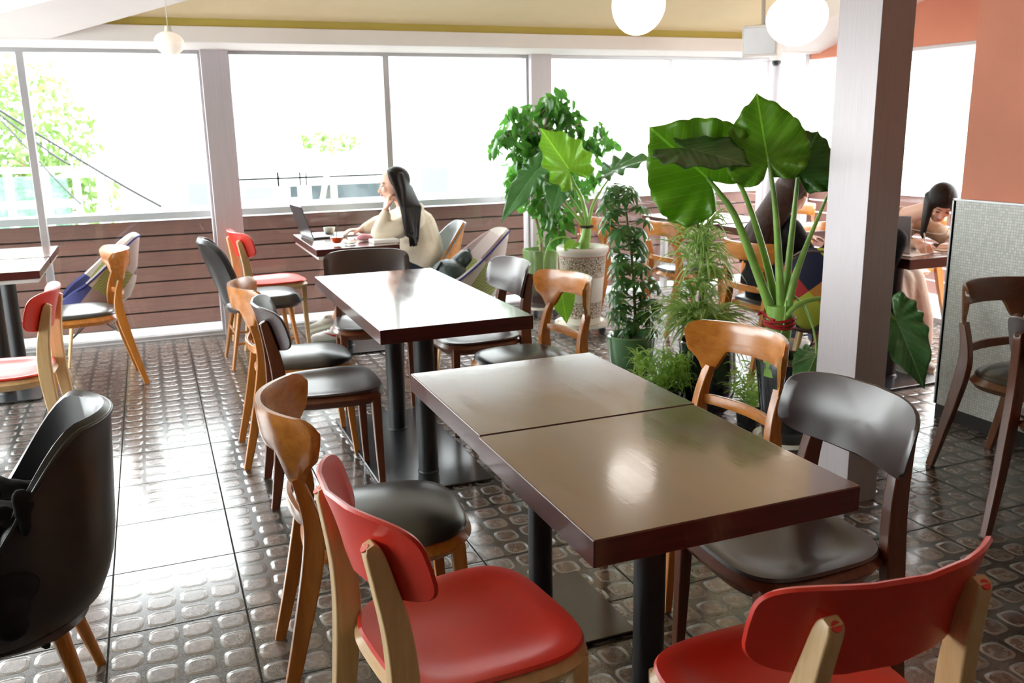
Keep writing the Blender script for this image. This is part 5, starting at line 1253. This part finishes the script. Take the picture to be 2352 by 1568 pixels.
tag(link('earphone_cable', bm, M['white'], None, loc=o), 'thin white earphone cable hanging from the ear of the bending woman', 'cable')
w7 = dup(W1, (4.18, 4.54, 0), radians(-90-90), 'honey wood chair under the woman bending over the right table', G3)

# ---------------------------------------------------------------- things on tables and chairs
ZT = .7505
h0 = atZ(712, 550, ZT+.004)
def laptop(label, c, ang, mat, screenmat, w=.31, d=.22, tilt=18):
    t = thing('laptop', label, 'laptop', (c[0], c[1], ZT), radians(ang))     # local: hinge along y at x=0, keyboard towards +x
    link('keyboard_base', box(BM(), 0, d, -w/2, w/2, .0005, .013), mat, t, False, .003)
    link('keys', box(BM(), .03, d*.55, -w/2+.02, w/2-.02, .0132, .015), M['white'], t, False, .001)
    a = radians(tilt); ax = Vector((-sin(a), 0, cos(a))); nz = Vector((cos(a), 0, sin(a)))
    s_ = link('screen', obox(BM(), Vector((0, 0, .012))+ax*d/2, Vector((0, 1, 0)), ax, nz, w/2, d/2, .0035), mat, t, False, .002)
    link('display', obox(BM(), Vector((0, 0, .012))+ax*d/2+nz*.0038, Vector((0, 1, 0)), ax, nz, w/2-.01, d/2-.01, .0004), screenmat, s_, False); return t
laptop('open dark laptop seen edge-on on the table of the woman in cream', (h0.x+.01, h0.y+.17, 0), 6, M['laptopdark'], M['facadewin'])
c = atZ(2066, 594, ZT); laptop('silver grey laptop seen from its back beside the column', (c.x+.055, c.y+.19, 0), 35, M['laptop'], M['facadewin'], .30, .21, 15)
# tea in a glass cup
c = atZ(775, 562, ZT); t = thing('tea_cup', 'clear glass cup of red tea with a dark stirrer', 'cup', (c.x, c.y, ZT))
gt = NT('cup_glass'); gt.b.inputs['Transmission Weight'].default_value = 1; gt.b.inputs['Roughness'].default_value = .02; gt.b.inputs['IOR'].default_value = 1.45; M['cupglass'] = M['glass']
link('saucer', lathe(BM(), [(0, .002), (.05, .002), (.062, .010), (.060, .011), (.048, .004), (0, .004)], 32), M['cupglass'], t)
link('cup', lathe(BM(), [(0, .006), (.025, .006), (.040, .03), (.046, .062), (.044, .062), (.038, .031), (.022, .010), (0, .010)], 32), M['cupglass'], t)
link('tea', lathe(BM(), [(0, .0105), (.021, .0105), (.037, .031), (.0415, .050), (0, .050)], 32), M['tea'], t)
bm = tube(BM(), [Vector((.046, -.005, .052)), Vector((.068, -.008, .045)), Vector((.062, -.007, .025)), Vector((.040, -.004, .025))], .003, 8, 5); link('handle', bm, M['cupglass'], t)
tag(link('stirrer', tube(BM(), [Vector((-.01, 0, .014)), Vector((.022, .01, .20))], .0022, 8), M['blackmetal'], None, loc=(c.x, c.y, ZT)), 'thin black stirrer standing in the red tea', 'stirrer')
def thin(name, label, cat, c, sx, sy, h_, rz, mat, z=ZT, grp=None, bev=.0015):
    o = link(name, box(BM(), -sx/2, sx/2, -sy/2, sy/2, 0, h_), mat, None, False, bev, loc=(c.x, c.y, z+.0005)); o.rotation_euler = (0, 0, rz); return tag(o, label, cat, grp)
c = atZ(882, 556, ZT); thin('book', 'white book at the front right corner of the laptop table', 'book', c, .17, .12, .022, .05, M['paper'])
c = atZ(800, 540, ZT); c.y += .02; thin('notebook', 'open white notebook under the hand of the woman in cream', 'notebook', c, .20, .15, .008, .1, M['paper'])
c = atZ(757, 540, ZT); t = thing('tea_cup', 'white cup and saucer just behind the red tea', 'cup', (c.x, c.y, ZT)); link('saucer', lathe(BM(), [(0, .001), (.04, .001), (.06, .010), (.058, .012), (.04, .004), (0, .004)], 32), M['ceramicwhite'], t); link('cup', lathe(BM(), [(0, .005), (.024, .005), (.036, .03), (.040, .055), (.037, .055), (.033, .03), (.02, .009), (0, .009)], 32), M['ceramicwhite'], t)
c = atZ(838, 553, ZT); bm = BM(); ell(bm, (0, 0, .024), (.055, .035, .023)); ell(bm, (.06, .03, .02), (.05, .03, .019)); q = blob('pouch', bm, M['pink'], None, .006, 3); q.location = (c.x, c.y, ZT); tag(q, 'soft pink pouch next to the white book', 'pouch')
c = atZ(805, 562, ZT); bm = BM(); rnd = random.Random(2)
for i in range(5): ell(bm, (rnd.uniform(-.03, .03), rnd.uniform(-.02, .02), .010), (.02, .015, .009), (rnd.uniform(-1, 1), 1, 0))
q = blob('crumpled_tissue', bm, M['paper'], None, .005, 1); q.location = (c.x, c.y, ZT); tag(q, 'crumpled white tissue between the tea and the pink pouch', 'tissue')
# bag on the patchwork chair
bm = BM(); o = Vector((1.70, 5.20, .455))
ell(bm, (-.04, -.02, .11), (.17, .11, .12), (1, 0, .5)); caps(bm, (-.14, -.04, .06), (.07, -.01, .23), .05, .045); caps(bm, (-.16, .03, .05), (.06, .04, .20), .05, .05); ell(bm, (-.10, -.03, .05), (.15, .13, .055), (1, 0, 0)); caps(bm, (.04, -.05, .21), (.10, .03, .26), .030, .022)
q = thing('handbag', 'dark teal bag slumped on the patchwork chair behind the seated woman', 'bag', o); blob('bag_body', bm, M['bag'], q, .008, 3)
link('strap', tube(BM(), [Vector((-.10, -.06, .22)), Vector((-.17, -.08, .12)), Vector((-.17, -.09, .02)), Vector((-.12, -.10, .05))], .008, 8, 6), M['leather'], q)
# jacket over the near bucket chair
bm = BM(); rnd = random.Random(4); o = Vector((-.445, 2.33, 0))
ell(bm, (-.10, 0, .44), (.19, .14, .08), (1, 0, 0))
for u, v, D, r in ((60, 1140, 2.40, .045), (20, 1150, 2.38, .06), (-40, 1150, 2.36, .07), (50, 1190, 2.30, .06), (0, 1220, 2.25, .08), (40, 1270, 2.20, .06), (-20, 1300, 2.2, .09), (30, 1340, 2.14, .055), (0, 1400, 2.12, .06), (-40, 1380, 2.15, .08), (25, 1440, 2.10, .035)): ell(bm, at(u, v, D)-o, (r*1.1, r, r*.9), (rnd.uniform(-1, 1), 1, rnd.uniform(-.5, .5)))
for i in range(26):
    p = at(rnd.uniform(-60, 72), rnd.uniform(1130, 1400), rnd.uniform(2.12, 2.30))-o; chain(bm, [(*p, .020), (*(p+Vector((rnd.uniform(-.06, .04), rnd.uniform(-.04, .03), rnd.uniform(-.12, -.03)))), .013)])
q = blob('jacket', bm, M['blackcloth'], None, .008, 2); q.location = o; tag(q, 'black jacket bundled on the seat of the near bucket chair', 'jacket')
# papers on the back tables and the right table
c = Vector((4.02, 5.05, 0)); thin('paper_sheet', 'white paper sheet on the back table beside the woman in black', 'paper', c, .30, .21, .002, .3, M['paper'])
c = Vector((3.86, 3.72, 0)); thin('paper_sheet', 'white paper sheets in front of the bending woman', 'paper', c, .30, .21, .004, .2, M['paper'])
c = Vector((4.08, 3.66, 0)); thin('notebook', 'brown notebook beside the papers on the right table', 'notebook', c, .15, .10, .010, -.2, M['beigecloth'])
bm = tube(BM(), [Vector((3.88, 3.60, .762)), Vector((3.97, 3.50, .758)), Vector((4.0, 3.47, .70)), Vector((4.03, 3.46, .50)), Vector((4.08, 3.46, .22)), Vector((4.15, 3.46, .12)), Vector((4.25, 3.48, .22)), Vector((4.27, 3.50, .45))], .0035, 8, 8)
tag(link('charger_cable', bm, M['white'], None), 'white charging cable hanging in a loop off the right table', 'cable')
bm = tube(BM(), [Vector((3.90, 3.62, .757)), Vector((4.05, 3.56, .757)), Vector((4.22, 3.60, .757)), Vector((4.28, 3.66, .757))], .003, 8, 6)
tag(link('charger_cable', bm, M['white'], None), 'white cable lying along the front of the right table top', 'cable')
